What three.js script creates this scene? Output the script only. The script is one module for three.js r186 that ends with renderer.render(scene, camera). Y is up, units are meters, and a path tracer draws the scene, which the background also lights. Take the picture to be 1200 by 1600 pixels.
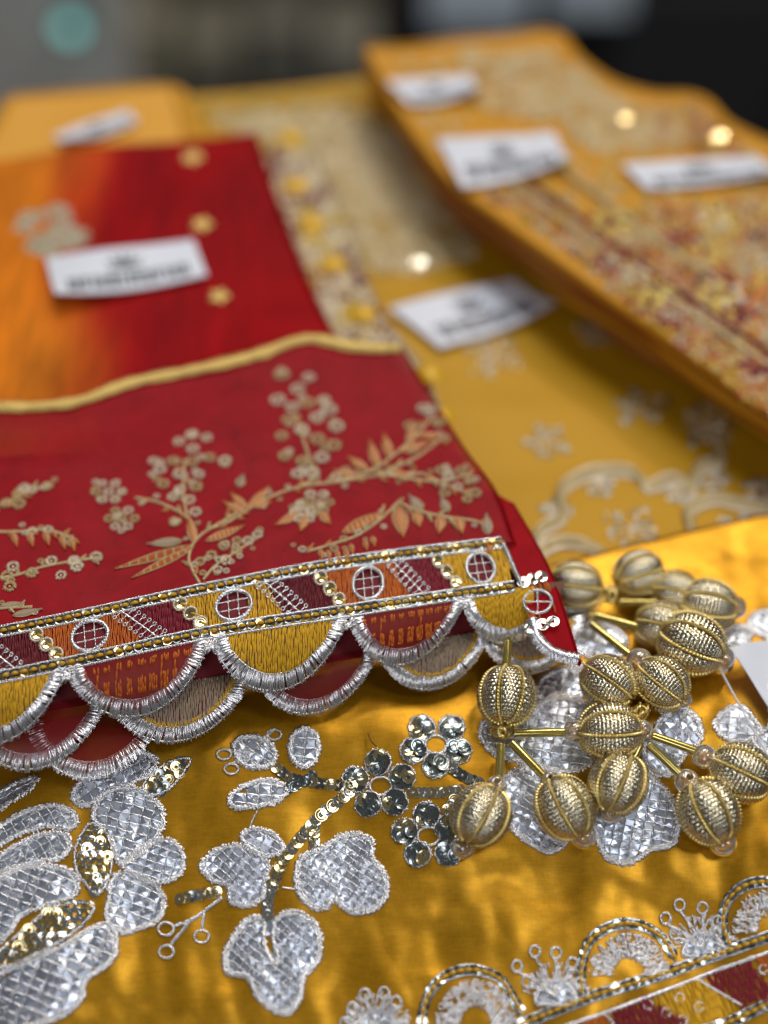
import * as THREE from 'three';
import { ImprovedNoise } from 'three/addons/math/ImprovedNoise.js';

// ---------- camera, light, exposure ----------
const scene = new THREE.Scene();
const PITCH = 50 * Math.PI / 180, CAMY = 0.205;
const camera = new THREE.PerspectiveCamera(40, 768 / 1024, 0.01, 30);
camera.position.set(0, CAMY, 0);
camera.rotation.set(-PITCH, 0, 0);
camera.focus = 0.2465;
camera.userData.fStop = 3.8;
scene.add(camera);
const renderer = new THREE.WebGLRenderer({ antialias: true });
renderer.setSize(768, 1024);
renderer.toneMapping = THREE.LinearToneMapping;
renderer.toneMappingExposure = 1.0;
renderer.shadowMap.enabled = true;
scene.background = new THREE.Color().setRGB(0.095, 0.098, 0.105);
function lamp(name, x, y, z, w, h, power, color) {
  const l = new THREE.RectAreaLight(color, power, w, h);
  l.name = name; l.position.set(x, y, z); l.lookAt(0, 0, -0.16);
  scene.add(l);
  return l;
}
const LAMPS = [
  lamp('ceiling_panel_lamp', -0.2, 1.75, -1.4, 0.6, 0.6, 10.5, 0xf0f4ff),
  lamp('ceiling_strip_lamp', 0.62, 1.8, -0.95, 0.16, 1.2, 16, 0xfff6e8),
  lamp('added_sparkle_spot', 0.25, 1.6, -1.7, 0.2, 0.2, 50, 0xfff1dd),  // added small bright source, unseen, makes sequins and foil sparkle
  lamp('ceiling_side_lamp', 0.9, 1.8, 0.2, 0.4, 0.4, 15, 0xeef3ff),
  lamp('added_front_fill', -0.35, 1.75, 1.7, 0.8, 0.8, 5.5, 0xf3f5ff),  // added unseen fill, brightens the silver rims from the front
];

// ---------- helpers ----------
let seedState = 12345;
const seed = (s) => { seedState = s | 0; };
function rnd() { seedState = (seedState + 0x6d2b79f5) | 0; let t = Math.imul(seedState ^ (seedState >>> 15), 1 | seedState); t = (t + Math.imul(t ^ (t >>> 7), 61 | t)) ^ t; return ((t ^ (t >>> 14)) >>> 0) / 4294967296; }
const rr = (a, b) => a + (b - a) * rnd();
const perlin = new ImprovedNoise();
const V = (x, y, z) => new THREE.Vector3(x, y, z);
const { lerp, clamp, smoothstep } = THREE.MathUtils;
const FPX = 800 / Math.tan(20 * Math.PI / 180), SP = Math.sin(PITCH), CP = Math.cos(PITCH);
const CAM = V(0, CAMY, 0);
function ray(px, py) { const x = (px - 600) / FPX, y = -(py - 800) / FPX; return V(x, y * CP - SP, -y * SP - CP); }
const depthOf = (p) => (CAMY - p.y) * SP - p.z * CP;
const sizeAt = (p, n) => n * depthOf(p) / FPX;                     // n photo pixels in metres at p
function flat(px, py, Y) { const d = ray(px, py); return CAM.clone().addScaledVector(d, (Y - CAMY) / d.y); }
function upright(px, py, Z) { const d = ray(px, py); return CAM.clone().addScaledVector(d, Z / d.z); }
function on(hf, px, py, lift = 0) {                                 // where a sight line meets a cloth of height hf(x, z)
  const d = ray(px, py); let Y = hf.mean, x = 0, z = 0;
  for (let i = 0; i < 9; i++) { const t = (Y - CAMY) / d.y; x = d.x * t; z = d.z * t; Y = lerp(Y, hf(x, z) + lift, 0.8); }
  return V(x, Y, z);
}
function normalAt(hf, p) { const e = 0.0006; return V(hf(p.x - e, p.z) - hf(p.x + e, p.z), 2 * e, hf(p.x, p.z - e) - hf(p.x, p.z + e)).normalize(); }

const used = new Map();
function numbered(name) { const n = used.get(name) ?? 0; used.set(name, n + 1); return n ? name + '_' + String(n).padStart(3, '0') : name; }
function tag(o, label, category, group, kind) {
  if (label) o.userData.label = label;
  if (category) o.userData.category = category;
  if (group) o.userData.group = group;
  if (kind) o.userData.kind = kind;
  return o;
}
function thing(name, label, category, pos = [0, 0, 0], group) {
  const o = new THREE.Group(); o.name = numbered(name); o.position.set(...pos); scene.add(o);
  return tag(o, label, category, group);
}
function mesh(name, geometry, material, parent, kind) {
  const m = new THREE.Mesh(geometry, material); m.name = name; m.castShadow = m.receiveShadow = true;
  const root = parent ?? scene; root.add(m);
  if (kind) m.userData.kind = kind;
  return m;
}
class MB {                                                          // collects triangles, builds one mesh
  constructor() { this.p = []; this.i = []; this.c = null; this.uv = []; this.tint = null; }
  v(a, u = 0, w = 0) { this.p.push(a.x, a.y, a.z); this.uv.push(u, w); if (this.tint) { (this.c ??= []).push(this.tint[0], this.tint[1], this.tint[2]); } return this.p.length / 3 - 1; }
  tri(a, b, c) { this.i.push(a, b, c); }
  quad(a, b, c, d) { this.i.push(a, b, c, a, c, d); }
  // a stitch: a half round thread from a to b that arches up along n
  thread(a, b, n, r, arch = r, segs = 3, taper = 0.55) {
    const T = b.clone().sub(a), L = T.length(); if (L < 1e-7) return; T.divideScalar(L);
    const S = n.clone().cross(T).normalize(), K = 4; let prev = -1;
    for (let k = 0; k <= segs; k++) {
      const t = k / segs, q = a.clone().lerp(b, t).addScaledVector(n, arch * 4 * t * (1 - t));
      const rad = r * (taper + (1 - taper) * Math.sin(Math.PI * clamp(t, 0.02, 0.98)));
      const first = this.p.length / 3;
      for (let j = 0; j < K; j++) { const an = Math.PI * j / (K - 1); this.v(q.clone().addScaledVector(S, rad * Math.cos(an)).addScaledVector(n, rad * Math.sin(an)), j / (K - 1), t * L * 1000); }
      if (prev >= 0) for (let j = 0; j < K - 1; j++) this.quad(prev + j, prev + j + 1, first + j + 1, first + j);
      prev = first;
    }
  }
  tube(points, r, K = 8, closed = false, radii) {
    const N = points.length; let prev = -1, first0 = -1, S = null;
    for (let k = 0; k < N; k++) {
      const T = points[Math.min(k + 1, N - 1)].clone().sub(points[Math.max(k - 1, 0)]).normalize();
      if (!S) { S = Math.abs(T.y) < 0.9 ? V(0, 1, 0).cross(T).normalize() : V(1, 0, 0).cross(T).normalize(); }
      S.addScaledVector(T, -S.dot(T)).normalize();
      const B = T.clone().cross(S), first = this.p.length / 3, rad = radii ? radii(k / (N - 1)) : r;
      for (let j = 0; j <= K; j++) { const a = 2 * Math.PI * j / K; this.v(points[k].clone().addScaledVector(S, rad * Math.cos(a)).addScaledVector(B, rad * Math.sin(a)), j / K, k / (N - 1)); }
      if (prev >= 0) for (let j = 0; j < K; j++) this.quad(prev + j, prev + j + 1, first + j + 1, first + j);
      prev = first; if (first0 < 0) first0 = first;
    }
  }
  dome(c, n, t, rx, rz, h, K = 8) {                                 // a low oval mound of thread
    const s = n.clone().cross(t).normalize(), top = this.v(c.clone().addScaledVector(n, h)), rings = [];
    for (const [q, e] of [[0.6, 0.8], [1, 0]]) { const row = []; for (let j = 0; j < K; j++) { const a = 2 * Math.PI * j / K; row.push(this.v(c.clone().addScaledVector(t, rx * q * Math.cos(a)).addScaledVector(s, rz * q * Math.sin(a)).addScaledVector(n, h * e))); } rings.push(row); }
    for (let j = 0; j < K; j++) { const k = (j + 1) % K; this.tri(top, rings[0][k], rings[0][j]); this.quad(rings[0][j], rings[0][k], rings[1][k], rings[1][j]); }
  }
  geometry(normals = true) {
    const g = new THREE.BufferGeometry();
    g.setAttribute('position', new THREE.Float32BufferAttribute(this.p, 3));
    g.setAttribute('uv', new THREE.Float32BufferAttribute(this.uv, 2));
    if (this.c) g.setAttribute('color', new THREE.Float32BufferAttribute(this.c, 3));
    g.setIndex(this.i); if (normals) g.computeVertexNormals();
    return g;
  }
  get empty() { return !this.i.length; }
  build(name, material, parent, kind) { return mesh(name, this.geometry(), material, parent, kind); }
}
function spline(points, n, closed = false) {                        // smooth pixel curve, evenly spaced
  const c = new THREE.CatmullRomCurve3(points.map(([x, y]) => V(x, y, 0)), closed, 'centripetal');
  const out = c.getSpacedPoints(n).map((p) => [p.x, p.y]);
  if (closed) out.pop();
  return out;
}
const lenPx = (pts) => { let L = 0; for (let i = 1; i < pts.length; i++) L += Math.hypot(pts[i][0] - pts[i - 1][0], pts[i][1] - pts[i - 1][1]); return L; };
function inside(poly, x, y) { let c = false; for (let i = 0, j = poly.length - 1; i < poly.length; j = i++) { const [xi, yi] = poly[i], [xj, yj] = poly[j]; if ((yi > y) !== (yj > y) && x < (xj - xi) * (y - yi) / (yj - yi) + xi) c = !c; } return c; }
function nearest(poly, x, y) { let b = null, d = 1e9; for (const q of poly) { const e = (q[0] - x) ** 2 + (q[1] - y) ** 2; if (e < d) { d = e; b = q; } } return b; }
const zoomed = (x0, y0, s) => (list) => list.map(([x, y]) => [x0 + x / s, y0 + y / s]);

// ---------- textures ----------
function dataTexture(w, h, f, srgb) {
  const d = new Uint8Array(w * h * 4);
  for (let y = 0; y < h; y++) for (let x = 0; x < w; x++) { const c = f(x, y), o = (y * w + x) * 4; for (let k = 0; k < 3; k++) d[o + k] = clamp(Math.round(255 * (Array.isArray(c) ? c[k] : c)), 0, 255); d[o + 3] = 255; }
  const t = new THREE.DataTexture(d, w, h); t.magFilter = THREE.LinearFilter; t.minFilter = THREE.LinearMipmapLinearFilter; t.generateMipmaps = true;
  t.wrapS = t.wrapT = THREE.RepeatWrapping; if (srgb) t.colorSpace = THREE.SRGBColorSpace; t.needsUpdate = true; return t;
}
seed(7);
const streak = new Float32Array(512 * 512).map(() => rnd());
const weave = dataTexture(512, 512, (x, y) => {                     // satin weave: diagonal floats, one tile is 8 mm
  const a = (x + (y >> 3) * 5) % 16, w = Math.sin(Math.PI * ((y % 8) + 0.5) / 8) * 0.55 + 0.45 * Math.sin(Math.PI * (a + 0.5) / 16);
  return 0.25 + 0.55 * w + 0.2 * streak[(y >> 3) * 512 + (x >> 4)];
});
weave.repeat.set(125, 125);
const organzaWeave = dataTexture(256, 256, (x, y) => 0.4 + 0.3 * Math.abs(Math.sin(Math.PI * x / 8)) + 0.3 * Math.abs(Math.sin(Math.PI * y / 8)) * (0.7 + 0.3 * streak[(y >> 3) * 512 + (x >> 3)]));
organzaWeave.repeat.set(160, 160);
const tileNoise = (x, y, n, k) => { const a = 2 * Math.PI * x / n, b = 2 * Math.PI * y / n; return perlin.noise(k * Math.cos(a) + 9.1, k * Math.sin(a) + k * Math.cos(b), k * Math.sin(b) + 3.3); };
const satinTone = dataTexture(256, 256, (x, y) => { const n = 0.9 + 0.06 * tileNoise(x, y, 256, 2.2) + 0.16 * (streak[y * 512 + ((x + y) >> 3)] - 0.5) + 0.12 * (streak[(y >> 2) * 512 + x] - 0.5); return [n, n, n]; });
satinTone.repeat.set(22, 22);

const redTone = dataTexture(512, 512, (x, y) => { const w = 0.5 + 0.5 * Math.sin(Math.PI * x / 4) * Math.sin(Math.PI * y / 4), n = 0.9 + 0.18 * tileNoise(x, y, 512, 1.1) + 0.14 * tileNoise(x, y, 512, 4) + 0.07 * (w - 0.5) + 0.07 * (streak[(y >> 1) * 512 + (x >> 5)] - 0.5) + 0.07 * (streak[(y >> 5) * 512 + (x >> 1)] - 0.5); return [n, n, n]; });
redTone.repeat.set(22, 22);

// ---------- materials ----------
const rgb = (r, g, b) => new THREE.Color().setRGB(r, g, b);
const std = (c, roughness, metalness = 0, more = {}) => new THREE.MeshStandardMaterial({ color: rgb(...c), roughness, metalness, side: THREE.DoubleSide, ...more });
const phys = (c, roughness, metalness = 0, more = {}) => new THREE.MeshPhysicalMaterial({ color: rgb(...c), roughness, metalness, side: THREE.DoubleSide, ...more });
const M = {
  satin: phys([0.64, 0.305, 0.008], 0.34, 0.68, { bumpMap: weave, bumpScale: 0.00001, map: satinTone, anisotropy: 0.5 }),
  organza: phys([0.52, 0.27, 0.005], 0.5, 0.15, { bumpMap: organzaWeave, bumpScale: 0.00002, sheen: 0.12, specularIntensity: 0.5, sheenColor: rgb(0.8, 0.5, 0.1) }),
  redOrganza: phys([0.4, 0.004, 0.009], 0.6, 0, { map: redTone, bumpMap: organzaWeave, bumpScale: 0.00002, specularIntensity: 0.15, sheen: 0.1, sheenColor: rgb(0.6, 0.03, 0.05), sheenRoughness: 0.5 }),
  redFlap: phys([0.46, 0.006, 0.012], 0.5, 0, { map: redTone, bumpMap: organzaWeave, bumpScale: 0.00002, specularIntensity: 0.25, transparent: true, opacity: 0.72, sheen: 0.15, sheenColor: rgb(0.7, 0.06, 0.08) }), redSheer: phys([0.3, 0.008, 0.014], 0.35, 0, { transparent: true, opacity: 0.5, specularIntensity: 0.7 }), scrollGold: std([0.62, 0.48, 0.24], 0.42, 0.7), foilDim: std([0.42, 0.4, 0.33], 0.36, 1), tanThread: std([0.62, 0.47, 0.23], 0.4, 0.5), rustBacking: std([0.4, 0.07, 0.01], 0.6), whiteThread: std([0.9, 0.88, 0.86], 0.3, 0.9),
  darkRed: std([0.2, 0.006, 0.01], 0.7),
  orangeCloth: phys([0.66, 0.29, 0.012], 0.55, 0.05, { bumpMap: organzaWeave, bumpScale: 0.00002, specularIntensity: 0.5, sheen: 0.12, sheenColor: rgb(0.9, 0.5, 0.1) }),
  orangeShade: std([0.36, 0.11, 0.008], 0.7),  // same orange cloth darkened: side shade of the stack painted into the colour
  amber: phys([0.78, 0.36, 0.02], 0.55, 0.1, { sheen: 0.3, sheenColor: rgb(0.9, 0.5, 0.1) }),
  silver: std([0.86, 0.84, 0.82], 0.25, 1),
  silverDark: std([0.5, 0.49, 0.5], 0.3, 1),
  champagne: std([0.8, 0.69, 0.5], 0.32, 0.75),
  gold: std([0.88, 0.68, 0.25], 0.28, 1),
  goldTrim: std([0.8, 0.57, 0.18], 0.38, 0.75),
  foil: phys([0.68, 0.73, 0.82], 0.32, 1, { iridescence: 0.3, iridescenceIOR: 1.5, iridescenceThicknessRange: [250, 480] }),
  yellowThread: std([0.78, 0.43, 0.012], 0.36, 0.1),
  orangeThread: std([0.6, 0.13, 0.004], 0.5, 0),
  crimsonThread: std([0.25, 0.006, 0.02], 0.4, 0.1),
  maroonThread: std([0.16, 0.006, 0.013], 0.42, 0.1),
  beigeThread: std([0.4, 0.3, 0.2], 0.42, 0.2),
  brownThread: std([0.16, 0.06, 0.02], 0.5, 0.1),
  sequin: phys([0.74, 0.74, 0.64], 0.1, 0.95, { iridescence: 0.6, iridescenceIOR: 1.6, iridescenceThicknessRange: [200, 420] }),
  sequinGold: phys([0.72, 0.6, 0.32], 0.12, 0.95, { iridescence: 0.3, iridescenceIOR: 1.5, iridescenceThicknessRange: [200, 420] }),
  sequinGrey: phys([0.26, 0.29, 0.28], 0.16, 0.95, { iridescence: 0.4, iridescenceIOR: 1.6, iridescenceThicknessRange: [220, 420] }),
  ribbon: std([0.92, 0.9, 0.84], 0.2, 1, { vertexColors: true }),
  ballCore: std([0.3, 0.24, 0.1], 0.35, 0.8),
  glassBead: phys([0.86, 0.7, 0.48], 0.05, 0, { transmission: 0.85, thickness: 0.003, ior: 1.55, side: THREE.FrontSide, clearcoat: 1, clearcoatRoughness: 0.03 }),
  bugle: phys([0.5, 0.39, 0.09], 0.16, 0.75, { clearcoat: 0.8, clearcoatRoughness: 0.06 }),
  florets: std([1, 1, 1], 0.36, 0.5, { vertexColors: true }),
  plastic: phys([1, 1, 1], 0.05, 0, { transmission: 1, thickness: 0, ior: 1.5 }),
  card: std([0.8, 0.82, 0.86], 0.5),
};

// ---------- cloth surfaces (heights in metres, y = 0 at the lace) ----------
const nz = (x, y, z = 0) => perlin.noise(x + 31.7, y + 11.3, z + 5.1);
function satinH(x, z) {
  const rise = -0.36 * Math.max(0, z + 0.14) ** 2 / (Math.max(0, z + 0.14) + 0.012);
  const bend = x + 0.012 * nz(x * 18, z * 18, 2) + 0.25 * (z + 0.1) * clamp((x - 0.005) * 9, -0.9, 0.9);
  const fold = nz(bend * 95, z * 22, 1), soft = nz(x * 38, z * 38, 8), small = nz(bend * 210, z * 70, 4);
  const calm = 0.6 + 0.4 * smoothstep(z, -0.14, -0.1), side = 0.35 + 0.65 * smoothstep(x, -0.01, 0.03);
  return -0.0125 + rise + calm * (0.0016 * fold * side + 0.0024 * soft + 0.0012 * nz(x * 75, z * 75, 18) + 0.00018 * small + 0.0002 * nz(x * 240, z * 240, 14) + 0.0002 * Math.abs(nz(bend * 120, z * 60, 17)));
}
satinH.mean = -0.011;
function organzaH(x, z) { return -0.0155 + 0.0008 * nz(x * 20, z * 60, 3) + 0.0006 * nz(x * 50, z * 50, 6); }
organzaH.mean = -0.0155;
function stackH(x, z) { return 0.003 + 0.0026 * nz(x * 20, z * 20, 12) + 0.0006 * nz(x * 60, z * 60, 13); }
stackH.mean = 0.003;
function upperH(x, z) { return 0.0005 + 0.0014 * nz(x * 25, z * 25, 21) + 0.0005 * nz(x * 70 + z * 40, z * 30, 22); }
upperH.mean = 0.0005;
function flapH(x, z) { return 0.0035 + 0.0014 * nz(x * 26, z * 40, 24) + 0.00045 * nz(x * 60 - z * 30, z * 110, 25); }
flapH.mean = 0.0035;
function borderH(x, z) { return -0.0035 + 0.0006 * nz(x * 40, z * 40, 27); }
borderH.mean = -0.0035;
function amberH(x, z) { return -0.003 + 0.0012 * nz(x * 30, z * 30, 29); }
amberH.mean = -0.003;

// a cloth between four pixel curves (top and bottom run left to right, left and right top to bottom), with a rolled skirt on the chosen sides
function cloth(hf, top, bottom, left, right, nu, nv, skirts = {}) {
  const W = (c, n) => spline(c, n).map(([x, y]) => on(hf, x, y));
  const Tp = W(top, nu), Bt = W(bottom, nu), Lf = W(left, nv), Rt = W(right, nv), b = new MB(), id = [];
  for (let j = 0; j <= nv; j++) { id.push([]); for (let i = 0; i <= nu; i++) {
    const u = i / nu, v = j / nv, g = (k) => (1 - v) * Tp[i][k] + v * Bt[i][k] + (1 - u) * Lf[j][k] + u * Rt[j][k] - ((1 - u) * (1 - v) * Tp[0][k] + u * (1 - v) * Tp[nu][k] + (1 - u) * v * Bt[0][k] + u * v * Bt[nu][k]);
    const x = g('x'), z = g('z'); id[j].push(b.v(V(x, hf(x, z), z), x, z));
  } }
  for (let j = 0; j < nv; j++) for (let i = 0; i < nu; i++) b.quad(id[j][i], id[j + 1][i], id[j + 1][i + 1], id[j][i + 1]);
  const at = (k) => V(b.p[3 * k], b.p[3 * k + 1], b.p[3 * k + 2]);
  const side = (list, drop, flip) => {
    let prev = list, P = list.map(at);
    const out = P.map((p, i) => { const T = P[Math.min(i + 1, P.length - 1)].clone().sub(P[Math.max(i - 1, 0)]); return V(T.z, 0, -T.x).normalize().multiplyScalar(flip); });
    for (let s = 1; s <= 6; s++) { const a = Math.PI * s / 6, row = P.map((p, i) => { const q = p.clone().addScaledVector(out[i], Math.sin(a) * drop * 0.35); q.y -= (1 - Math.cos(a)) * drop / 2 * (1 + 0.2 * nz(p.x * 90, p.z * 90, s * 0.3)); return b.v(q, q.x + q.y, q.z); });
      for (let i = 0; i < row.length - 1; i++) b.quad(prev[i], row[i], row[i + 1], prev[i + 1]); prev = row; }
  };
  if (skirts.top) side(id[0], skirts.top, 1);
  if (skirts.bottom) side(id[nv], skirts.bottom, -1);
  if (skirts.left) side(id.map((r) => r[0]), skirts.left, -1);
  if (skirts.right) side(id.map((r) => r[nu]), skirts.right, 1);
  return b;
}

// ---------- embroidery ----------
function rope(b, hf, pts, rPx, lift = 0, step = 1.1, core = true) {  // twisted cord laid along a pixel curve
  const n = Math.max(2, Math.round(lenPx(pts) / (rPx * step))), c = spline(pts, n), P = c.map(([x, y]) => on(hf, x, y, lift));
  ropeWorld(b, P, (p) => normalAt(hf, p), (p) => sizeAt(p, rPx), core);
}
function ropeWorld(b, P, N, R, core = true) {
  for (let i = 0; i < P.length - 1; i++) {
    const n = N(P[i], i), T = P[i + 1].clone().sub(P[i]), L = T.length(); T.normalize();
    const S = n.clone().cross(T).normalize(), r = R(P[i]), mid = P[i].clone().lerp(P[i + 1], 0.5);
    b.thread(mid.clone().addScaledVector(T, -L * 0.75).addScaledVector(S, -r * rr(0.85, 1.1)), mid.clone().addScaledVector(T, L * 0.75).addScaledVector(S, r * rr(0.85, 1.1)), n, r * 0.42, r * rr(0.5, 0.75), 3);
    if (core) b.thread(P[i].clone().addScaledVector(T, -L * 0.2), P[i + 1].clone().addScaledVector(T, L * 0.2), n, r * 0.8, 0, 1, 1);
  }
}
function rimStitches(b, hf, poly, widthPx, lift, density = 2.0) {   // dense short stitches across an outline
  const L = lenPx([...poly, poly[0]]), n = Math.round(L / density), q = spline(poly, n, true), cnt = q.length;
  for (let i = 0; i < cnt; i++) {
    const [x0, y0] = q[(i + cnt - 1) % cnt], [x1, y1] = q[(i + 1) % cnt]; let tx = x1 - x0, ty = y1 - y0; const l = Math.hypot(tx, ty) || 1; tx /= l; ty /= l;
    const off = rr(-1.3, 1.3), sk = rr(-0.8, 0.8), w = widthPx * rr(0.7, 1.15) / 2, nx = -ty + tx * sk, ny = tx + ty * sk, [qx, qy] = q[i], x = qx - ty * off, y = qy + tx * off;
    const a = on(hf, x - nx * w, y - ny * w, lift), c = on(hf, x + nx * w, y + ny * w, lift), nn = normalAt(hf, a);
    b.thread(a, c, nn, sizeAt(a, rr(1.1, 1.7)), sizeAt(a, rr(1.5, 3.2)), 2);
  }
}
function foilPatch(parent, hf, outline, { cell = 15, turn = 0.5, lift = 0.00015, rim = 8, name = 'foil_petal', bump = 1, matF = M.foil, matR = M.silver, smooth = 1, tilt = 1 } = {}) {
  const poly = smooth ? spline(outline, Math.max(40, Math.round(lenPx(outline) / 4)), true) : outline;
  let cx = 0, cy = 0; for (const [x, y] of poly) { cx += x / poly.length; cy += y / poly.length; }
  const R = Math.max(...poly.map(([x, y]) => Math.hypot(x - cx, y - cy))), k = Math.ceil(R / cell) + 1, ca = Math.cos(turn), sa = Math.sin(turn), b = new MB(), net = new MB();
  const G = (i, j) => { const jx = 0.08 * Math.sin(i * 12.9 + j * 78.2), jy = 0.08 * Math.sin(i * 39.3 + j * 11.1 + 2), u = (i + jx) * cell, v = (j + jy) * cell * 0.8; return [cx + u * ca - v * sa, cy + u * sa + v * ca]; };
  for (let i = -k; i < k; i++) for (let j = -k; j < k; j++) {
    const cr = [G(i, j), G(i + 1, j), G(i + 1, j + 1), G(i, j + 1)], inn = cr.map(([x, y]) => inside(poly, x, y)), mx = (cr[0][0] + cr[2][0]) / 2, my = (cr[0][1] + cr[2][1]) / 2;
    const cnt = inn.filter(Boolean).length + (inside(poly, mx, my) ? 1 : 0); if (cnt < 2) continue;
    const W = cr.map((c, q) => (inn[q] ? c : nearest(poly, ...c))), P = W.map(([x, y]) => on(hf, x, y, lift)), n = normalAt(hf, P[0]), s = sizeAt(P[0], cell);
    const tx = rr(-1, 1) * 0.045 * tilt * s, tz = rr(-1, 1) * 0.045 * tilt * s; P[0].addScaledVector(n, tx + tz); P[1].addScaledVector(n, -tx + tz); P[2].addScaledVector(n, -tx - tz); P[3].addScaledVector(n, tx - tz);
    const f1 = rr(0.3, 0.7), f2 = rr(0.3, 0.7), M0 = P[0].clone().lerp(P[1], f1).lerp(P[3].clone().lerp(P[2], f1), f2).addScaledVector(n, s * rr(0.03, 0.09) * bump);
    const split = rnd();
    if (split < 0.2) { for (const [a, c, d] of [[0, 1, 2], [0, 2, 3]]) b.tri(b.v(P[a]), b.v(P[d]), b.v(P[c])); }
    else for (let q = 0; q < 4; q++) b.tri(b.v(P[q]), b.v(M0), b.v(P[(q + 1) % 4]));
    const r = s * 0.066;
    if (inn[0] && inn[1]) net.thread(on(hf, ...W[0], lift * 1.8), on(hf, ...W[1], lift * 1.8), n, r, r * 1.6, 2, 0.9);
    if (inn[0] && inn[3]) net.thread(on(hf, ...W[0], lift * 1.8), on(hf, ...W[3], lift * 1.8), n, r, r * 1.6, 2, 0.9);
  }
  if (b.empty) return null;
  const g = b.geometry(), part = mesh(name, fixUp(g), matF, parent);
  if (rim) { const n = Math.round(R * R * 0.03); for (let i = 0; i < n; i++) { const a = rr(0, 6.283), q = R * Math.sqrt(rnd()), x = cx + q * Math.cos(a), y = cy + q * Math.sin(a); if (!inside(poly, x, y)) continue; const e = turn + (rnd() < 0.5 ? 0 : 1.4) + rr(-0.5, 0.5), L = rr(3, 7), p = on(hf, x, y, lift * 2.5); net.thread(p, on(hf, x + L * Math.cos(e), y + L * Math.sin(e), lift * 2.5), normalAt(hf, p), sizeAt(p, rr(0.7, 1.2)), sizeAt(p, rr(1, 2.4)), 2); } }
  if (!net.empty) net.build('net_thread', matR, part, 'stuff');
  if (rim) { const rb = new MB(); rimStitches(rb, hf, poly, rim * 1.15, lift, 1.9); rimStitches(rb, hf, poly.map(([x, y]) => [lerp(x, cx, 0.06), lerp(y, cy, 0.06)]), rim * 0.9, lift, 2.6); rb.build('rim', matR, part); }
  return part;
}
function fixUp(g) { return g; }
const sequinGeo = (() => { const pts = []; for (const [r, y] of [[0.32, 0], [0.55, -0.03], [0.82, 0.01], [1, 0.06], [0.98, 0.1], [0.8, 0.06], [0.55, 0.02], [0.34, 0.05], [0.32, 0]]) pts.push(new THREE.Vector2(r, y)); return new THREE.LatheGeometry(pts, 20); })();
const UP = V(0, 1, 0);
function sequin(parent, p, n, r, mat = M.sequin, tilt = 0.25) {
  const m = mesh('sequin', sequinGeo, mat, parent), d = n.clone().add(V(rr(-tilt, tilt), 0, rr(-tilt, tilt))).normalize();
  m.position.copy(p); m.quaternion.setFromUnitVectors(UP, d); m.scale.setScalar(r); return m;
}
function sequinVine(parent, hf, pts, rPx = 11, mats = [M.sequin, M.sequin, M.sequinGold], stepF = 1.12) {
  const b = new MB(); rope(b, hf, pts, 1.6, 0.0001, 3);
  const vine = b.build('sequin_vine', M.silver, parent), n = Math.round(lenPx(pts) / (rPx * stepF)), c = spline(pts, n);
  c.forEach(([x, y], i) => { const p = on(hf, x, y, 0.00035 + 0.00006 * (i % 2)), q = on(hf, ...c[Math.min(i + 1, n)], 0), T = q.sub(p).setY(0); if (T.lengthSq() > 0) T.normalize();
    sequin(vine, p, normalAt(hf, p).addScaledVector(T, -0.22), sizeAt(p, rPx), mats[Math.floor(rnd() * mats.length)], 0.16); });
  return vine;
}
function sequinPatch(parent, hf, outline, rPx, name = 'sequin_leaf', mats = [M.sequinGold, M.sequin]) {
  const poly = spline(outline, 60, true), b = new MB(); let cx = 0, cy = 0; for (const [x, y] of poly) { cx += x / 60; cy += y / 60; }
  rimStitches(b, hf, poly, 6, 0.0002, 2.2);
  const part = b.build(name, M.silver, parent), xs = poly.map((p) => p[0]), ys = poly.map((p) => p[1]); let row = 0;
  for (let y = Math.min(...ys) + rPx * 0.6; y < Math.max(...ys); y += rPx * 1.25, row++) for (let x = Math.min(...xs) + (row % 2) * rPx * 0.7; x < Math.max(...xs); x += rPx * 1.45) if (inside(poly, x, y) && inside(poly, x + (x > cx ? 1 : -1) * rPx * 0.5, y)) {
    const p = on(hf, x + rr(-1, 1), y + rr(-1, 1), 0.0003 + 0.0001 * rnd()); sequin(part, p, normalAt(hf, p).add(V(0, 0, 0.16)), sizeAt(p, rPx), mats[Math.floor(rnd() * mats.length)], 0.22);
  }
  return part;
}
function ringStitch(b, hf, x, y, rx, ry, wPx, lift = 0.0002) {
  const poly = []; for (let i = 0; i < 26; i++) { const a = 2 * Math.PI * i / 26; poly.push([x + rx * Math.cos(a), y + ry * Math.sin(a)]); }
  rope(b, hf, [...poly, poly[0]], wPx / 2, lift, 1.1);
}
function sequinFlower(parent, hf, cx, cy, petals, r = 20) {
  const b = new MB(); ringStitch(b, hf, cx, cy, 17, 14, 5);
  const fl = b.build('sequin_flower', M.silver, parent), rim = new MB();
  for (const [x, y] of petals) {
    const poly = []; for (let i = 0; i < 24; i++) { const a = 2 * Math.PI * i / 24; poly.push([x + r * Math.cos(a), y + r * 0.95 * Math.sin(a)]); }
    rimStitches(rim, hf, poly, 6, 0.0001, 2.6);
    const dark = [M.sequinGrey, M.sequinGrey, M.sequinGrey, M.sequinGold];
    for (let k = 0; k < 7; k++) { const a = k * Math.PI / 3 + rr(-0.3, 0.3), q = k ? r * 0.5 : 0, p = on(hf, x + q * Math.cos(a), y + q * Math.sin(a), 0.0004 + 0.00008 * k); sequin(fl, p, normalAt(hf, p), sizeAt(p, 10.5), dark[Math.floor(rnd() * 4)], 0.2); }
  }
  rim.build('petal_rim', M.silver, fl);
  return fl;
}
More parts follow.
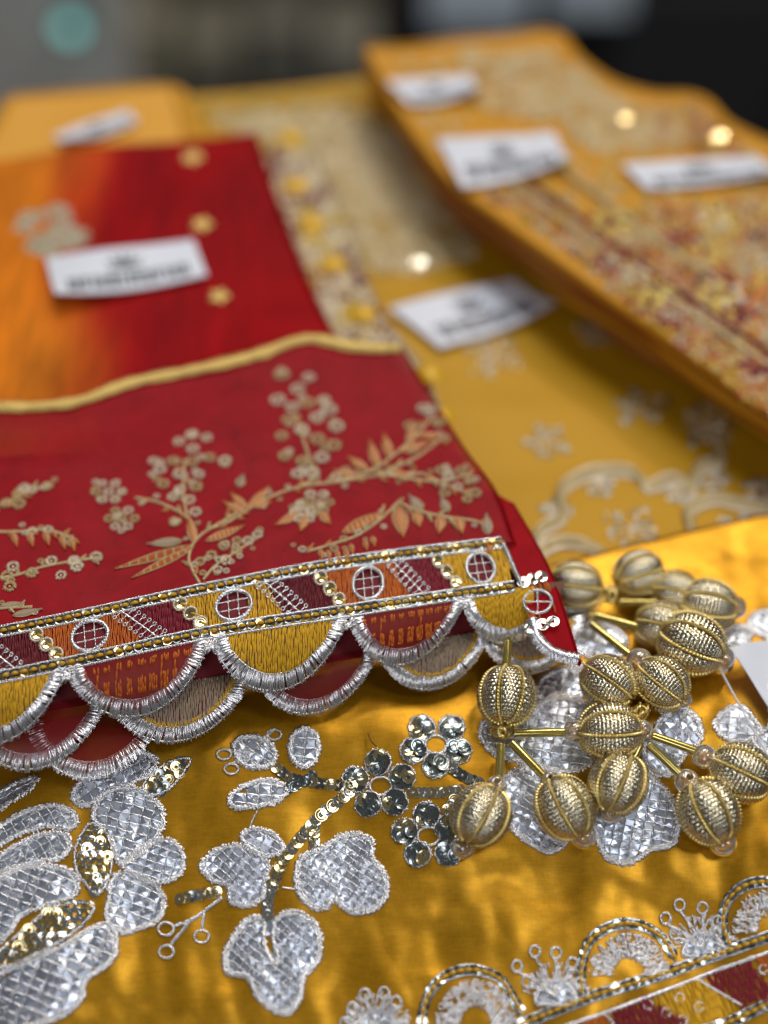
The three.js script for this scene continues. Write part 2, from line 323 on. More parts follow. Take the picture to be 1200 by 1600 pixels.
// florets of thread scattered in a pixel outline, each with its own colour
function florets(parent, hf, outline, count, palette, size, name = 'floret_embroidery') {
  const b = new MB(), xs = outline.map((p) => p[0]), ys = outline.map((p) => p[1]); let made = 0;
  for (let t = 0; t < count * 8 && made < count; t++) {
    const x = rr(Math.min(...xs), Math.max(...xs)), y = rr(Math.min(...ys), Math.max(...ys)); if (!inside(outline, x, y)) continue; made++;
    const p = on(hf, x, y, 0.0001), n = normalAt(hf, p), s = sizeAt(p, size * rr(0.7, 1.25)), c = palette[Math.floor(rnd() * palette.length)], c2 = palette[Math.floor(rnd() * palette.length)], a0 = rr(0, 6);
    for (let k = 0; k < 5; k++) { b.tint = c; const a = a0 + k * 1.2566, T = V(Math.cos(a), 0, Math.sin(a)); b.dome(p.clone().addScaledVector(T, s * 0.6), n, T, s * 0.45, s * 0.3, s * 0.22, 6); }
    b.tint = c2; b.dome(p, n, V(1, 0, 0), s * 0.28, s * 0.28, s * 0.35, 6);
  }
  return b.build(name, M.florets, parent, 'stuff');
}

// ---------- the place behind and below ----------
const floorY = -0.78;
{ const f = mesh('floor', new THREE.BoxGeometry(8, 0.04, 8), std([0.1, 0.095, 0.085], 0.7), null, 'structure'); f.position.set(0, floorY - 0.02, -2); }
{
  const t = thing('display_table', 'dark display table under the spread fabrics', 'table', [0.05, 0, -0.232]);
  const m = mesh('table_top', new THREE.BoxGeometry(0.62, 0.025, 0.17), std([0.014, 0.012, 0.012], 0.6), t); m.position.set(0, -0.0325, 0);
  for (const [x, z] of [[-0.28, -0.06], [0.28, -0.06], [-0.28, 0.06], [0.28, 0.06]]) { const l = mesh('leg', new THREE.BoxGeometry(0.03, 0.735, 0.03), std([0.045, 0.04, 0.04], 0.5), t); l.position.set(x, floorY + 0.3675, z); }
}

// ---------- yellow organza in the middle ----------
{
  const o = thing('organza_cloth', 'yellow organza cloth with silver scroll embroidery between red cloth and orange stack', 'fabric', [0, 0, 0]);
  cloth(organzaH, [[180, 152], [300, 150], [430, 140], [580, 122], [860, 96]], [[450, 1010], [800, 990], [1460, 950]], [[180, 152], [280, 500], [450, 1010]], [[860, 96], [1200, 420], [1460, 950]], 90, 110, { top: 0.003 }).build('cloth', M.organza, o);
  seed(31);
  const bz = [[0.66, 0.54, 0.3], [0.7, 0.58, 0.34], [0.6, 0.48, 0.26], [0.75, 0.62, 0.4], [0.5, 0.3, 0.06]];
  florets(o, organzaH, [[330, 175], [560, 165], [600, 200], [690, 300], [740, 400], [600, 430], [480, 330]], 720, bz, 13, 'dense_embroidery');
  florets(o, organzaH, [[300, 165], [560, 135], [570, 165], [330, 190]], 40, [[0.5, 0.35, 0.08]], 10, 'back_embroidery');
  const scroll = (pts, r = 9) => { const b = new MB(); rope(b, organzaH, pts, r, 0.0001, 0.8); const c = new MB(); rope(c, organzaH, pts.map(([x, y]) => [x + 3, y + 9]), r * 0.5, 0.0001, 1.2); rope(c, organzaH, pts.map(([x, y]) => [x - 2, y - 9]), r * 0.35, 0.0001, 1.4); const m = b.build('scroll_border', M.scrollGold, o); c.build('cord_edging', M.champagne, m); return m; };
  scroll([[820, 880], [845, 830], [880, 805], [875, 770], [905, 745], [950, 735], [990, 740], [1010, 760], [1050, 748], [1085, 762]]);
  scroll([[1075, 770], [1095, 730], [1125, 720], [1118, 690]]);
  scroll([[1080, 830], [1075, 800], [1110, 780], [1160, 788], [1230, 800]]);
  scroll([[830, 870], [870, 848], [910, 850], [945, 868]]);
  const foilFlower = (x, y, r, n) => {                              // a small sprig of knots, chips and loops
    const b = new MB(), c = new MB();
    for (let k = 0; k < n; k++) { const a = k * 2 * Math.PI / n + x + rr(-0.3, 0.3), q = r * rr(0.45, 0.8), px = x + q * Math.cos(a), py = y + q * 0.75 * Math.sin(a); for (let m = 0; m < 9; m++) { const p = on(organzaH, px + rr(-0.28, 0.28) * r, py + rr(-0.2, 0.2) * r, 0.0001), nn = normalAt(organzaH, p).add(V(rr(-0.25, 0.25), 0, rr(-0.25, 0.25))).normalize(); (m % 3 ? b : c).dome(p, nn, V(Math.cos(m * 2 + k), 0, Math.sin(m * 2 + k)), sizeAt(p, rr(4, 7)), sizeAt(p, rr(2.5, 4)), sizeAt(p, 2), 6); } rope(c, organzaH, [[x, y], [(x + px) / 2 + 2, (y + py) / 2], [px, py]], 1.8, 0.0001, 1.6); }
    const m = b.build('sprig', M.foilDim, o); c.build('knot_stitch', M.champagne, m); return m; };
  for (const [x, y, r, n] of [[850, 688, 40, 5], [1000, 635, 44, 5], [1105, 665, 56, 7], [985, 825, 50, 6], [1062, 772, 26, 5], [1115, 750, 30, 5], [928, 515, 36, 5], [770, 555, 52, 6], [940, 760, 26, 5], [868, 800, 26, 5], [1190, 765, 30, 5], [755, 360, 30, 5], [650, 410, 28, 5], [1150, 820, 30, 5]]) foilFlower(x, y, r, n);
  // sequins tilted on purpose to glint the added spot into the camera
  for (const [x, y, r, l] of [[1143, 663, 9, 2], [655, 411, 9, 2], [1188, 768, 7, 2]]) { const p = on(organzaH, x, y, 0.0008), toL = LAMPS[l].position.clone().sub(p).normalize(), toC = CAM.clone().sub(p).normalize(); sequin(o, p, toL.add(toC).normalize(), sizeAt(p, r), M.sequin, 0); }
}

// ---------- amber cloth at the back ----------
{
  const o = thing('amber_cloth', 'folded plain amber cloth lying behind the red cloth', 'fabric', [0, 0, 0]);
  cloth(amberH, [[22, 150], [90, 145], [180, 138], [268, 134]], [[-120, 400], [100, 380], [320, 350]], [[22, 150], [0, 195], [-120, 400]], [[268, 134], [288, 200], [320, 350]], 50, 50, { top: 0.016, left: 0.016, right: 0.014 }).build('cloth', M.amber, o);
}

// ---------- orange fabric stack ----------
{
  const o = thing('orange_fabric_stack', 'tall stack of folded orange fabric with dense floral embroidery', 'fabric stack', [0, 0, 0]);
  const topC = [[572, 72], [640, 72], [720, 60], [800, 55], [862, 50], [893, 85], [950, 125], [1020, 145], [1090, 152], [1130, 190], [1300, 260]];
  const lf = [[572, 72], [614, 150], [656, 216], [706, 278], [790, 343], [876, 406], [960, 466], [1080, 550], [1300, 703]];
  cloth(stackH, topC, [[1300, 703], [1310, 702], [1320, 700]], lf, [[1300, 260], [1310, 480], [1320, 732]], 90, 140, { top: 0.018, left: 0.0024 }).build('top_fold', M.orangeCloth, o);
  for (let k = 1; k < 7; k++) {                                     // the folds below, each a little out of line with the next
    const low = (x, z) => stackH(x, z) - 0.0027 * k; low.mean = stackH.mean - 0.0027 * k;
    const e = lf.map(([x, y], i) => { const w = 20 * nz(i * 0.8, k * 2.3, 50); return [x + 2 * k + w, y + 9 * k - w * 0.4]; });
    cloth(low, [e[0], [e[0][0] + 120, e[0][1] + 6], [1300, 300 + 12 * k]], [e[8], [1310, e[8][1] - 1], [1320, e[8][1] - 3]], e, [[1300, 300 + 12 * k], [1310, 500], [1320, e[8][1] - 3]], 12, 110, { left: 0.0025 }).build('under_fold', k % 3 === 2 ? M.orangeCloth : M.orangeShade, o);
  }
  seed(41);
  const pal = [[0.55, 0.2, 0.03], [0.6, 0.3, 0.04], [0.16, 0.03, 0.05], [0.55, 0.42, 0.25], [0.5, 0.08, 0.03], [0.6, 0.4, 0.06], [0.6, 0.48, 0.3], [0.65, 0.5, 0.25]];
  florets(o, stackH, [[840, 360], [960, 330], [1200, 310], [1300, 330], [1300, 700], [1180, 630], [1060, 535], [900, 400], [760, 300], [900, 300]], 1500, pal, 13, 'floral_embroidery');
  florets(o, stackH, [[720, 80], [860, 80], [960, 150], [1060, 180], [1060, 235], [920, 235], [880, 195], [760, 170]], 520, [[0.66, 0.52, 0.28], [0.6, 0.46, 0.24], [0.7, 0.55, 0.3], [0.6, 0.3, 0.04]], 11, 'dense_embroidery');
  florets(o, stackH, [[1020, 165], [1090, 165], [1180, 250], [1020, 230]], 90, pal, 11, 'corner_embroidery');
  florets(o, stackH, [[590, 85], [860, 70], [960, 150], [1300, 270], [1300, 330], [900, 330], [760, 300], [690, 250]], 260, [[0.7, 0.5, 0.14], [0.68, 0.4, 0.08], [0.7, 0.55, 0.3]], 10, 'scattered_embroidery');
  florets(o, stackH, [[850, 350], [1300, 320], [1300, 660], [1080, 520], [940, 430]], 46, [[0.7, 0.6, 0.42], [0.25, 0.03, 0.05], [0.66, 0.22, 0.05], [0.72, 0.52, 0.12]], 30, 'large_florets');
  for (const [d, r, mat, name] of [[34, 6, M.scrollGold, 'border_line'], [52, 5, M.maroonThread, 'border_line'], [98, 6, M.scrollGold, 'border_line']]) { const b = new MB(); rope(b, stackH, [[760, 300], [870, 380], [960, 448], [1080, 530], [1300, 680]].map(([x, y]) => [x + d * 0.62, y - d * 0.78]), r, 0.0004, 1.2); b.build(name, mat, o); }
  for (const [x, y, r, l] of [[1124, 214, 10, 2], [977, 186, 7, 2]]) { const p = on(stackH, x, y, 0.001), toL = LAMPS[l].position.clone().sub(p).normalize(), toC = CAM.clone().sub(p).normalize(); sequin(o, p, toL.add(toC).normalize(), sizeAt(p, r), M.sequinGold, 0); }  // tilt chosen so these sequins flash the spot at the camera
}

// ---------- the yellow satin cloth in front and its silver work ----------
const satin = thing('satin_cloth', 'glossy golden yellow satin cloth with silver foil flowers and sequin vines', 'fabric', [0, 0, 0]);
{
  cloth(satinH, [[-220, 1010], [300, 960], [700, 905], [860, 884], [1000, 850], [1120, 822], [1320, 780]], [[-120, 1720], [600, 1720], [1320, 1720]], [[-220, 1010], [-170, 1350], [-120, 1720]], [[1320, 780], [1320, 1250], [1320, 1720]], 330, 300, { top: 0.003, right: 0.002 }).build('cloth', M.satin, satin);
  const z4 = zoomed(0, 1150, 3), z5 = zoomed(300, 1100, 2.609), z3 = zoomed(680, 860, 2.308);
  const fp = (pts, o = {}) => foilPatch(satin, satinH, pts, o);
  seed(51);
  // large flower
  fp(z4([[-90, 500], [0, 420], [120, 350], [260, 325], [340, 350], [365, 400], [330, 435], [230, 420], [120, 450], [0, 510], [-90, 580]]), { turn: -0.55, cell: 15 });
  fp(z4([[-90, 640], [0, 560], [100, 500], [220, 455], [310, 465], [330, 520], [290, 570], [180, 590], [0, 640], [-90, 690]]), { turn: -0.55 });
  fp(z4([[-90, 700], [0, 660], [120, 610], [260, 610], [350, 650], [370, 710], [330, 760], [200, 800], [90, 850], [30, 940], [-90, 1000]]), { turn: 0.35, cell: 18 });
  fp(z4([[340, 260], [400, 190], [520, 110], [640, 70], [720, 90], [735, 130], [680, 190], [600, 225], [480, 270], [400, 330], [350, 310]]), { turn: -0.55 });
  fp(z4([[440, 330], [500, 260], [600, 235], [700, 280], [765, 350], [760, 430], [700, 520], [620, 580], [560, 600], [520, 480], [440, 400]]), { turn: 0.25, cell: 17 });
  fp(z4([[575, 600], [650, 530], [720, 490], [800, 490], [860, 550], [850, 640], [790, 680], [700, 690], [620, 650]]), { turn: 0.3 });
  fp(z4([[520, 680], [560, 640], [650, 650], [740, 710], [770, 790], [740, 860], [640, 910], [560, 920], [500, 860], [510, 760]]), { turn: 0.4, cell: 18 });
  fp(z4([[-90, 1150], [0, 1110], [120, 1060], [300, 980], [430, 900], [500, 880], [545, 940], [540, 1030], [480, 1090], [400, 1150], [390, 1220], [330, 1290], [220, 1340], [100, 1370], [-90, 1400]]), { turn: 0.4, cell: 20 });
  fp(z4([[-120, 330], [-40, 280], [90, 210], [175, 190], [150, 240], [60, 300], [-60, 370]]), { turn: -0.5, cell: 13 });
  sequinPatch(satin, satinH, z4([[350, 560], [380, 460], [430, 410], [490, 440], [525, 540], [510, 660], [460, 740], [400, 690], [360, 630]]), 9);
  sequinPatch(satin, satinH, z4([[-60, 1050], [20, 990], [120, 900], [240, 810], [380, 780], [440, 790], [400, 870], [300, 950], [150, 1030], [0, 1080]]), 10);
  sequinPatch(satin, satinH, z4([[670, 240], [720, 170], [800, 120], [890, 105], [860, 170], [790, 250], [700, 275]]), 8, 'sequin_leaf', [M.sequinGold, M.sequinGrey]);
  // leaves along the vine
  fp(z5([[150, 390], [200, 340], [290, 310], [370, 325], [390, 360], [340, 400], [250, 420], [170, 420]]), { cell: 20, turn: 0.1 });
  fp(z5([[400, 200], [410, 130], [460, 95], [510, 130], [515, 200], [470, 260], [420, 240]]), { cell: 18, turn: 0.1 });
  fp(z5([[170, 160], [240, 130], [320, 160], [340, 230], [280, 260], [200, 240]]), { cell: 16, turn: 0.6 });
  fp(z5([[200, 540], [240, 510], [330, 530], [375, 590], [330, 620], [250, 600]]), { cell: 14, turn: 0.5 });
  fp(z5([[35, 660], [90, 600], [180, 575], [270, 610], [315, 660], [300, 720], [290, 790], [230, 825], [150, 800], [150, 740], [80, 720]]), { cell: 14, turn: 0.7 });
  fp(z5([[540, 580], [600, 540], [680, 530], [735, 560], [735, 620], [790, 700], [795, 780], [730, 845], [650, 850], [570, 800], [550, 830], [490, 830], [430, 760], [425, 690], [440, 630], [490, 600]]), { cell: 13, turn: 0.6 });
  fp(z5([[240, 870], [290, 880], [290, 960], [320, 1040], [348, 1064], [340, 1000], [330, 920], [360, 860], [430, 850], [500, 890], [525, 960], [515, 1050], [460, 1110], [440, 1200], [400, 1260], [330, 1250], [260, 1180], [220, 1110], [150, 1100], [130, 1040], [160, 960]]), { cell: 15, turn: 0.7 });
  // foil flower under the tassels
  fp(z3([[165, 640], [200, 600], [300, 600], [400, 540], [500, 535], [570, 580], [600, 680], [560, 770], [470, 800], [340, 770], [230, 740], [180, 700]]), { cell: 15, turn: 0.15 });
  fp(z3([[790, 640], [830, 580], [900, 570], [950, 610], [960, 680], [900, 740], [850, 810], [770, 790], [750, 720]]), { cell: 15, turn: 0.8 });
  fp(z3([[570, 940], [620, 870], [740, 800], [830, 860], [880, 960], [860, 1060], [780, 1080], [700, 1130], [620, 1110], [580, 1030]]), { cell: 15, turn: 0.2 });
  fp(z3([[240, 830], [330, 780], [440, 800], [500, 900], [490, 1030], [420, 1090], [330, 1050], [260, 980]]), { cell: 15, turn: 0.5 });
  fp(z3([[340, 560], [370, 480], [440, 430], [560, 420], [600, 470], [520, 530], [420, 520], [360, 575]]), { cell: 13, turn: 0.3 });
  fp(z3([[1010, 630], [1040, 580], [1100, 560], [1160, 620], [1180, 660], [1110, 690], [1050, 680]]), { cell: 15, turn: 0.1 });
  fp(z3([[1150, 690], [1200, 640], [1290, 650], [1300, 740], [1200, 740]]), { cell: 15, turn: 0.1 });
  fp(z3([[480, 300], [530, 260], [620, 270], [690, 320], [670, 380], [580, 390], [500, 350]]), { cell: 15, turn: 0.4 });
  fp(z3([[450, 220], [520, 210], [560, 240], [520, 290], [460, 280]]), { cell: 13, turn: 0.4 });
  fp(z3([[1030, 300], [1080, 270], [1140, 290], [1120, 340], [1050, 340]]), { cell: 13, turn: 0.4 });
  fp(z3([[1130, 250], [1180, 220], [1260, 230], [1260, 320], [1170, 300]]), { cell: 13, turn: 0.4 });
  seed(61);
  const sv = (pts, r, mats) => sequinVine(satin, satinH, z5(pts), r, mats);
  sv([[640, 355], [600, 395], [540, 440], [470, 515], [420, 575], [370, 640], [340, 720], [312, 790], [308, 860]], 10);
  sv([[500, 500], [500, 580]], 9);
  sv([[345, 260], [400, 300], [480, 318], [540, 325], [620, 335]], 9, [M.sequinGrey, M.sequinGrey, M.sequinGold]);
  sv([[490, 290], [440, 325], [395, 345]], 8, [M.sequinGrey]);
  sv([[900, 360], [960, 362], [1020, 360], [1100, 350]], 9);
  sv([[1060, 262], [1110, 295], [1170, 320]], 9, [M.sequinGrey, M.sequin]);
  sv([[1040, 430], [1070, 390]], 9);
  sv([[-50, 795], [20, 780], [100, 765]], 9, [M.sequinGold, M.sequin, M.sequinGrey]);
  const c5 = (x, y) => z5([[x, y]])[0];
  for (const [c, ps] of [[[770, 335], [[757, 237], [857, 298], [827, 400], [717, 408], [667, 308]]], [[995, 165], [[937, 98], [1058, 97], [1086, 190], [994, 250], [903, 188]]], [[965, 540], [[957, 450], [867, 518], [920, 612], [1045, 608], [1042, 505]]]]) sequinFlower(satin, satinH, ...c5(...c), z5(ps), 20);
  // silver line work
  const line = (pts, r = 2.2) => { const b = new MB(); rope(b, satinH, pts, r, 0.0001, 1.5); return b; };
  for (const pts of [z5([[270, 430], [245, 480], [235, 512]]), z5([[370, 748], [425, 756]])]) line(pts, 1.6).build('silver_stem', M.silver, satin);
  { const b = line(z4([[1040, 760], [960, 820], [880, 870], [820, 890]]), 3.2); for (const [pts, q] of [[z4([[890, 870], [840, 930], [800, 980]]), 3], [z4([[960, 820], [950, 880], [948, 905]]), 3]]) rope(b, satinH, pts, q, 0.0001, 1.5); for (const [x, y, r] of [[778, 905, 12], [780, 1012, 11.5], [946, 940, 11.5]]) { const [px, py] = z4([[x, y]])[0]; ringStitch(b, satinH, px, py, r, r * 0.85, 5); } b.build('ring_tendril', M.silver, satin); }
  { const b = new MB(); for (const [x, y] of [[130, 205], [160, 265], [335, 125]]) { const [px, py] = c5(x, y); ringStitch(b, satinH, px, py, 11, 8, 4.5); rope(b, satinH, [[px, py - 8], c5(250, 190)], 1.6, 0.0001, 2); } b.build('ring_tendril', M.silver, satin); }
  { const b = new MB(), P = [[575, 1146], [580, 1158], [588, 1166]].map(([x, y], i) => on(satinH, x, y, 0.001 + 0.0012 * i)); b.tube(new THREE.CatmullRomCurve3(P).getPoints(10), 0.00012, 5); b.build('loose_thread', M.brownThread, satin); }
  // border at the near corner
  const z6 = zoomed(640, 1300, 2.143), border = new MB(), yel = new MB(), mesh6 = new MB();
  const L1 = z6([[250, 690], [380, 640], [610, 550], [830, 480], [1000, 420], [1200, 350], [1300, 315]]), L2 = z6([[400, 690], [540, 645], [820, 545], [1000, 475], [1200, 405], [1300, 370]]), L3 = z6([[900, 690], [1060, 640], [1200, 575], [1300, 530]]);
  const chain = (pts) => { rope(border, satinH, pts.map(([x, y]) => [x - 1, y - 7]), 2.6, 0.0001, 1.4); rope(border, satinH, pts.map(([x, y]) => [x + 2, y + 8]), 2.6, 0.0001, 1.4); const n = Math.round(lenPx(pts) / 13), c = spline(pts, n);
    for (let i = 0; i < n; i++) { const a = on(satinH, ...c[i], 0.0005), q = on(satinH, ...c[i + 1], 0.0005), nn = normalAt(satinH, a); yel.thread(a, a.clone().lerp(q, 0.85), nn, sizeAt(a, 3), sizeAt(a, 2.5), 3); sequin(vineRoot, on(satinH, ...c[i], 0.0003), nn, sizeAt(a, 8.5), [M.sequinGrey, M.sequinGrey, M.sequin][i % 3], 0.14); } };
  const vineRoot = (() => { const b = new MB(); rope(b, satinH, L2, 4, 0.0001, 1.2); return b.build('border_chain', M.silver, satin); })();
  chain(L1); chain(L3);
  chain(z6([[575, 540], [578, 440], [610, 355], [720, 305], [830, 340], [895, 430]]));
  chain(z6([[45, 690], [45, 600], [95, 500], [200, 460], [300, 490], [355, 570], [385, 620]]));
  chain(z6([[1075, 380], [1050, 310], [1065, 230], [1130, 175], [1250, 165]]));
  // knitted silver inside the arches
  const knit = (c, rx, ry) => { const [cx, cy] = z6([c])[0]; for (let i = 0; i < 520; i++) { const a = rr(Math.PI * 0.98, Math.PI * 2.05), q = rr(0.42, 1), x = cx + rx * q * Math.cos(a), y = cy + ry * q * Math.sin(a), p = on(satinH, x, y, 0.0002), e = a + rr(-0.9, 0.9), w = rr(3, 6); mesh6.thread(on(satinH, x - w * Math.cos(e), y - w * Math.sin(e), 0.0002), on(satinH, x + w * Math.cos(e), y + w * Math.sin(e), 0.0002), normalAt(satinH, p), sizeAt(p, rr(0.9, 1.5)), sizeAt(p, rr(1.5, 4)), 2); } };
  knit([735, 475], 62, 62); knit([220, 640], 62, 66); knit([1215, 330], 62, 64);
  mesh6.build('knitted_arch', M.silver, satin, 'stuff');
  border.build('border_edging', M.silver, satin); yel.build('chain_stitch', M.yellowThread, satin);
  for (const [c, loops] of [[[-110, 650], [[-190, 590], [-150, 545], [-85, 540], [-215, 640], [-45, 570]]], [[490, 550], [[360, 450], [420, 400], [490, 405], [395, 500], [545, 440]]], [[985, 390], [[858, 290], [905, 245], [982, 255], [890, 340], [1030, 300]]]]) {
    const b = new MB(), [cx, cy] = z6([c])[0];
    for (const l of loops) { const [x, y] = z6([l])[0]; ringStitch(b, satinH, x, y, 8, 9, 5); rope(b, satinH, [[x, y + 8], [lerp(x, cx, 0.5), lerp(y, cy, 0.5)], [cx, cy]], 3, 0.0001, 1.3); }
    for (let i = 0; i < 150; i++) { const a = rr(Math.PI, 2 * Math.PI), q = rr(18, 48), x = cx + q * Math.cos(a), y = cy + q * Math.sin(a), p = on(satinH, x, y, 0.0002); b.thread(p, on(satinH, x + 9 * Math.cos(a), y + 9 * Math.sin(a), 0.0002), normalAt(satinH, p), sizeAt(p, 1.3), sizeAt(p, 3), 2); }
    const fan = b.build('silver_fan', M.silver, satin);
    const poly = []; for (let i = 0; i < 16; i++) { const a = Math.PI + Math.PI * i / 15; poly.push([cx + 33 * Math.cos(a), cy + 10 + 34 * Math.sin(a)]); }
    foilPatch(fan, satinH, poly, { cell: 14, rim: 6, turn: 0.3, smooth: 1, name: 'foil_centre' });
  }
  // coloured blocks of the border
  const blk = (pts, mat, name) => { const poly = z6(pts), b = new MB(), xs = poly.map((p) => p[0]), ys = poly.map((p) => p[1]); for (let x = Math.min(...xs); x < Math.max(...xs); x += 2.4) for (let y = Math.min(...ys) - rr(0, 18); y < Math.max(...ys) + 4; y += 17) { const y1 = y + 17; if (!inside(poly, x, y + 8)) continue; const p = on(satinH, x, y, 0.0002), q = on(satinH, x + 4, y1, 0.0002); b.thread(p, q, normalAt(satinH, p), sizeAt(p, 1.5), sizeAt(p, rr(1, 2.4)), 2); } if (!b.empty) b.build(name, mat, satin); };
  blk([[520, 660], [640, 605], [690, 690], [520, 700]], M.orangeThread, 'orange_block');
  blk([[665, 600], [780, 555], [930, 640], [940, 700], [700, 700]], M.crimsonThread, 'crimson_block');
  blk([[800, 552], [960, 490], [1100, 585], [1000, 640], [940, 640]], M.yellowThread, 'yellow_block');
  blk([[985, 485], [1130, 430], [1200, 500], [1200, 560], [1110, 580]], M.crimsonThread, 'crimson_block');
  blk([[1150, 425], [1300, 370], [1300, 500], [1210, 500]], M.orangeThread, 'orange_block');
  { const b = new MB(); for (const [x, y] of [[800, 580], [860, 605], [915, 630], [905, 555], [970, 585], [1185, 460]]) { const [px, py] = z6([[x, y]])[0]; ringStitch(b, satinH, px, py, 7, 7, 4); } rope(b, satinH, z6([[960, 490], [1110, 580]]), 3, 0.0003, 1.2); rope(b, satinH, z6([[650, 600], [720, 690]]), 3, 0.0003, 1.2); b.build('silver_beading', M.silver, satin); }
}

// ---------- red cloth: folded layers, lace, sprays ----------
const red = thing('red_dupatta', 'folded sheer red cloth with scalloped silver lace edge and gold trim line', 'fabric', [0, 0, 0]);
const A_PX = [[-330, 1046], [-115, 1010], [100, 968], [325, 920], [540, 880], [715, 857], [880, 838]];
const B_PX = [[-330, 1125], [-115, 1082], [105, 1037], [330, 988], [545, 955], [728, 928], [900, 905]];
const C_PX = [[-330, 1240], [-115, 1190], [105, 1143], [330, 1101], [540, 1062], [722, 1020], [885, 992]];
function ruled(pts, h) { const c = new THREE.CatmullRomCurve3(pts.map(([x, y]) => flat(x, y, h)), false, 'catmullrom', 0.5); return (u) => c.getPoint(clamp((u + 1) / 6, 0, 1)); }  // u runs from -1 to 5, one unit a scallop
function laceSurface(A, B, C, hA, hB, hC) {
  const fa = ruled(A, hA), fb = ruled(B, hB), fc = ruled(C, hC);
  const pos = (u, v, lift = 0) => { const w = 0.1 * Math.sin(u * 5.1 + v * 2) ; let p; if (v <= 1) p = fa(u).lerp(fb(u), v); else { const k = v - 1; p = fb(u).lerp(fc(u), k); p.y += 0.0016 * Math.sin(Math.PI * Math.min(k, 1)) + 0.0004 * w * k; } if (lift) p.addScaledVector(nrm(u, v), lift); return p; };
  const nrm = (u, v) => { const e = 0.01, du = pos(u + e, v).sub(pos(u - e, v)), dv = pos(u, v + e).sub(pos(u, v - e)); return dv.cross(du).normalize(); };
  return { pos, nrm };
}
const lace = laceSurface(A_PX, B_PX, C_PX, 0.0035, 0.002, -0.0052);
const B2 = [[-270, 1160], [-50, 1122], [170, 1085], [395, 1046], [590, 1014], [765, 984], [930, 962]], C2 = [[-270, 1265], [-50, 1225], [170, 1182], [395, 1138], [590, 1096], [765, 1064], [930, 1040]];
const lace2 = laceSurface(A_PX.map(([x, y]) => [x, y + 40]), B2, C2, -0.001, -0.0055, -0.0098);
function sheet(S, u0, u1, v0, v1, nu, nv, lift = 0) { const b = new MB(); const id = []; for (let j = 0; j <= nv; j++) { id.push([]); for (let i = 0; i <= nu; i++) { const p = S.pos(lerp(u0, u1, i / nu), lerp(v0, v1, j / nv), lift); id[j].push(b.v(p, p.x, p.z)); } } for (let j = 0; j < nv; j++) for (let i = 0; i < nu; i++) b.quad(id[j][i], id[j + 1][i], id[j + 1][i + 1], id[j][i + 1]); return b; }
function halfDisc(S, uc, q, lift) { const b = new MB(), id = []; for (let j = 0; j <= 10; j++) { id.push([]); for (let i = 0; i <= 24; i++) { const a = Math.PI * i / 24, s = j / 10 * q, p = S.pos(uc - 0.5 * s * Math.cos(a), 1 + s * Math.sin(a), lift); id[j].push(b.v(p, p.x, p.z)); } } for (let j = 0; j < 10; j++) for (let i = 0; i < 24; i++) b.quad(id[j][i], id[j + 1][i], id[j + 1][i + 1], id[j][i + 1]); return b; }
function fillThreads(b, S, keep, u0, u1, v0, v1, du, len, r, lift = 0.0001) {
  for (let u = u0; u < u1; u += du) for (let v = v0 - rr(0, len); v < v1; v += len * rr(0.8, 1)) { const a = Math.max(v, v0), e = Math.min(v + len, v1), m = (a + e) / 2; if (e - a < 0.03 || !keep(u, a) || !keep(u, e)) { if (!keep(u, m)) continue; }
    const uu = u + rr(-0.3, 0.3) * du; let p = a, q = e; for (let k = 0; k < 6 && !keep(u, p); k++) p += len / 7; for (let k = 0; k < 6 && !keep(u, q); k++) q -= len / 7; if (q - p < 0.02) continue;
    const P = S.pos(uu, p, lift), Q = S.pos(uu + rr(-0.004, 0.004), q, lift); b.thread(P, Q, S.nrm(uu, p), r * rr(0.8, 1.15), r * rr(0.3, 1.6), 3); }
}
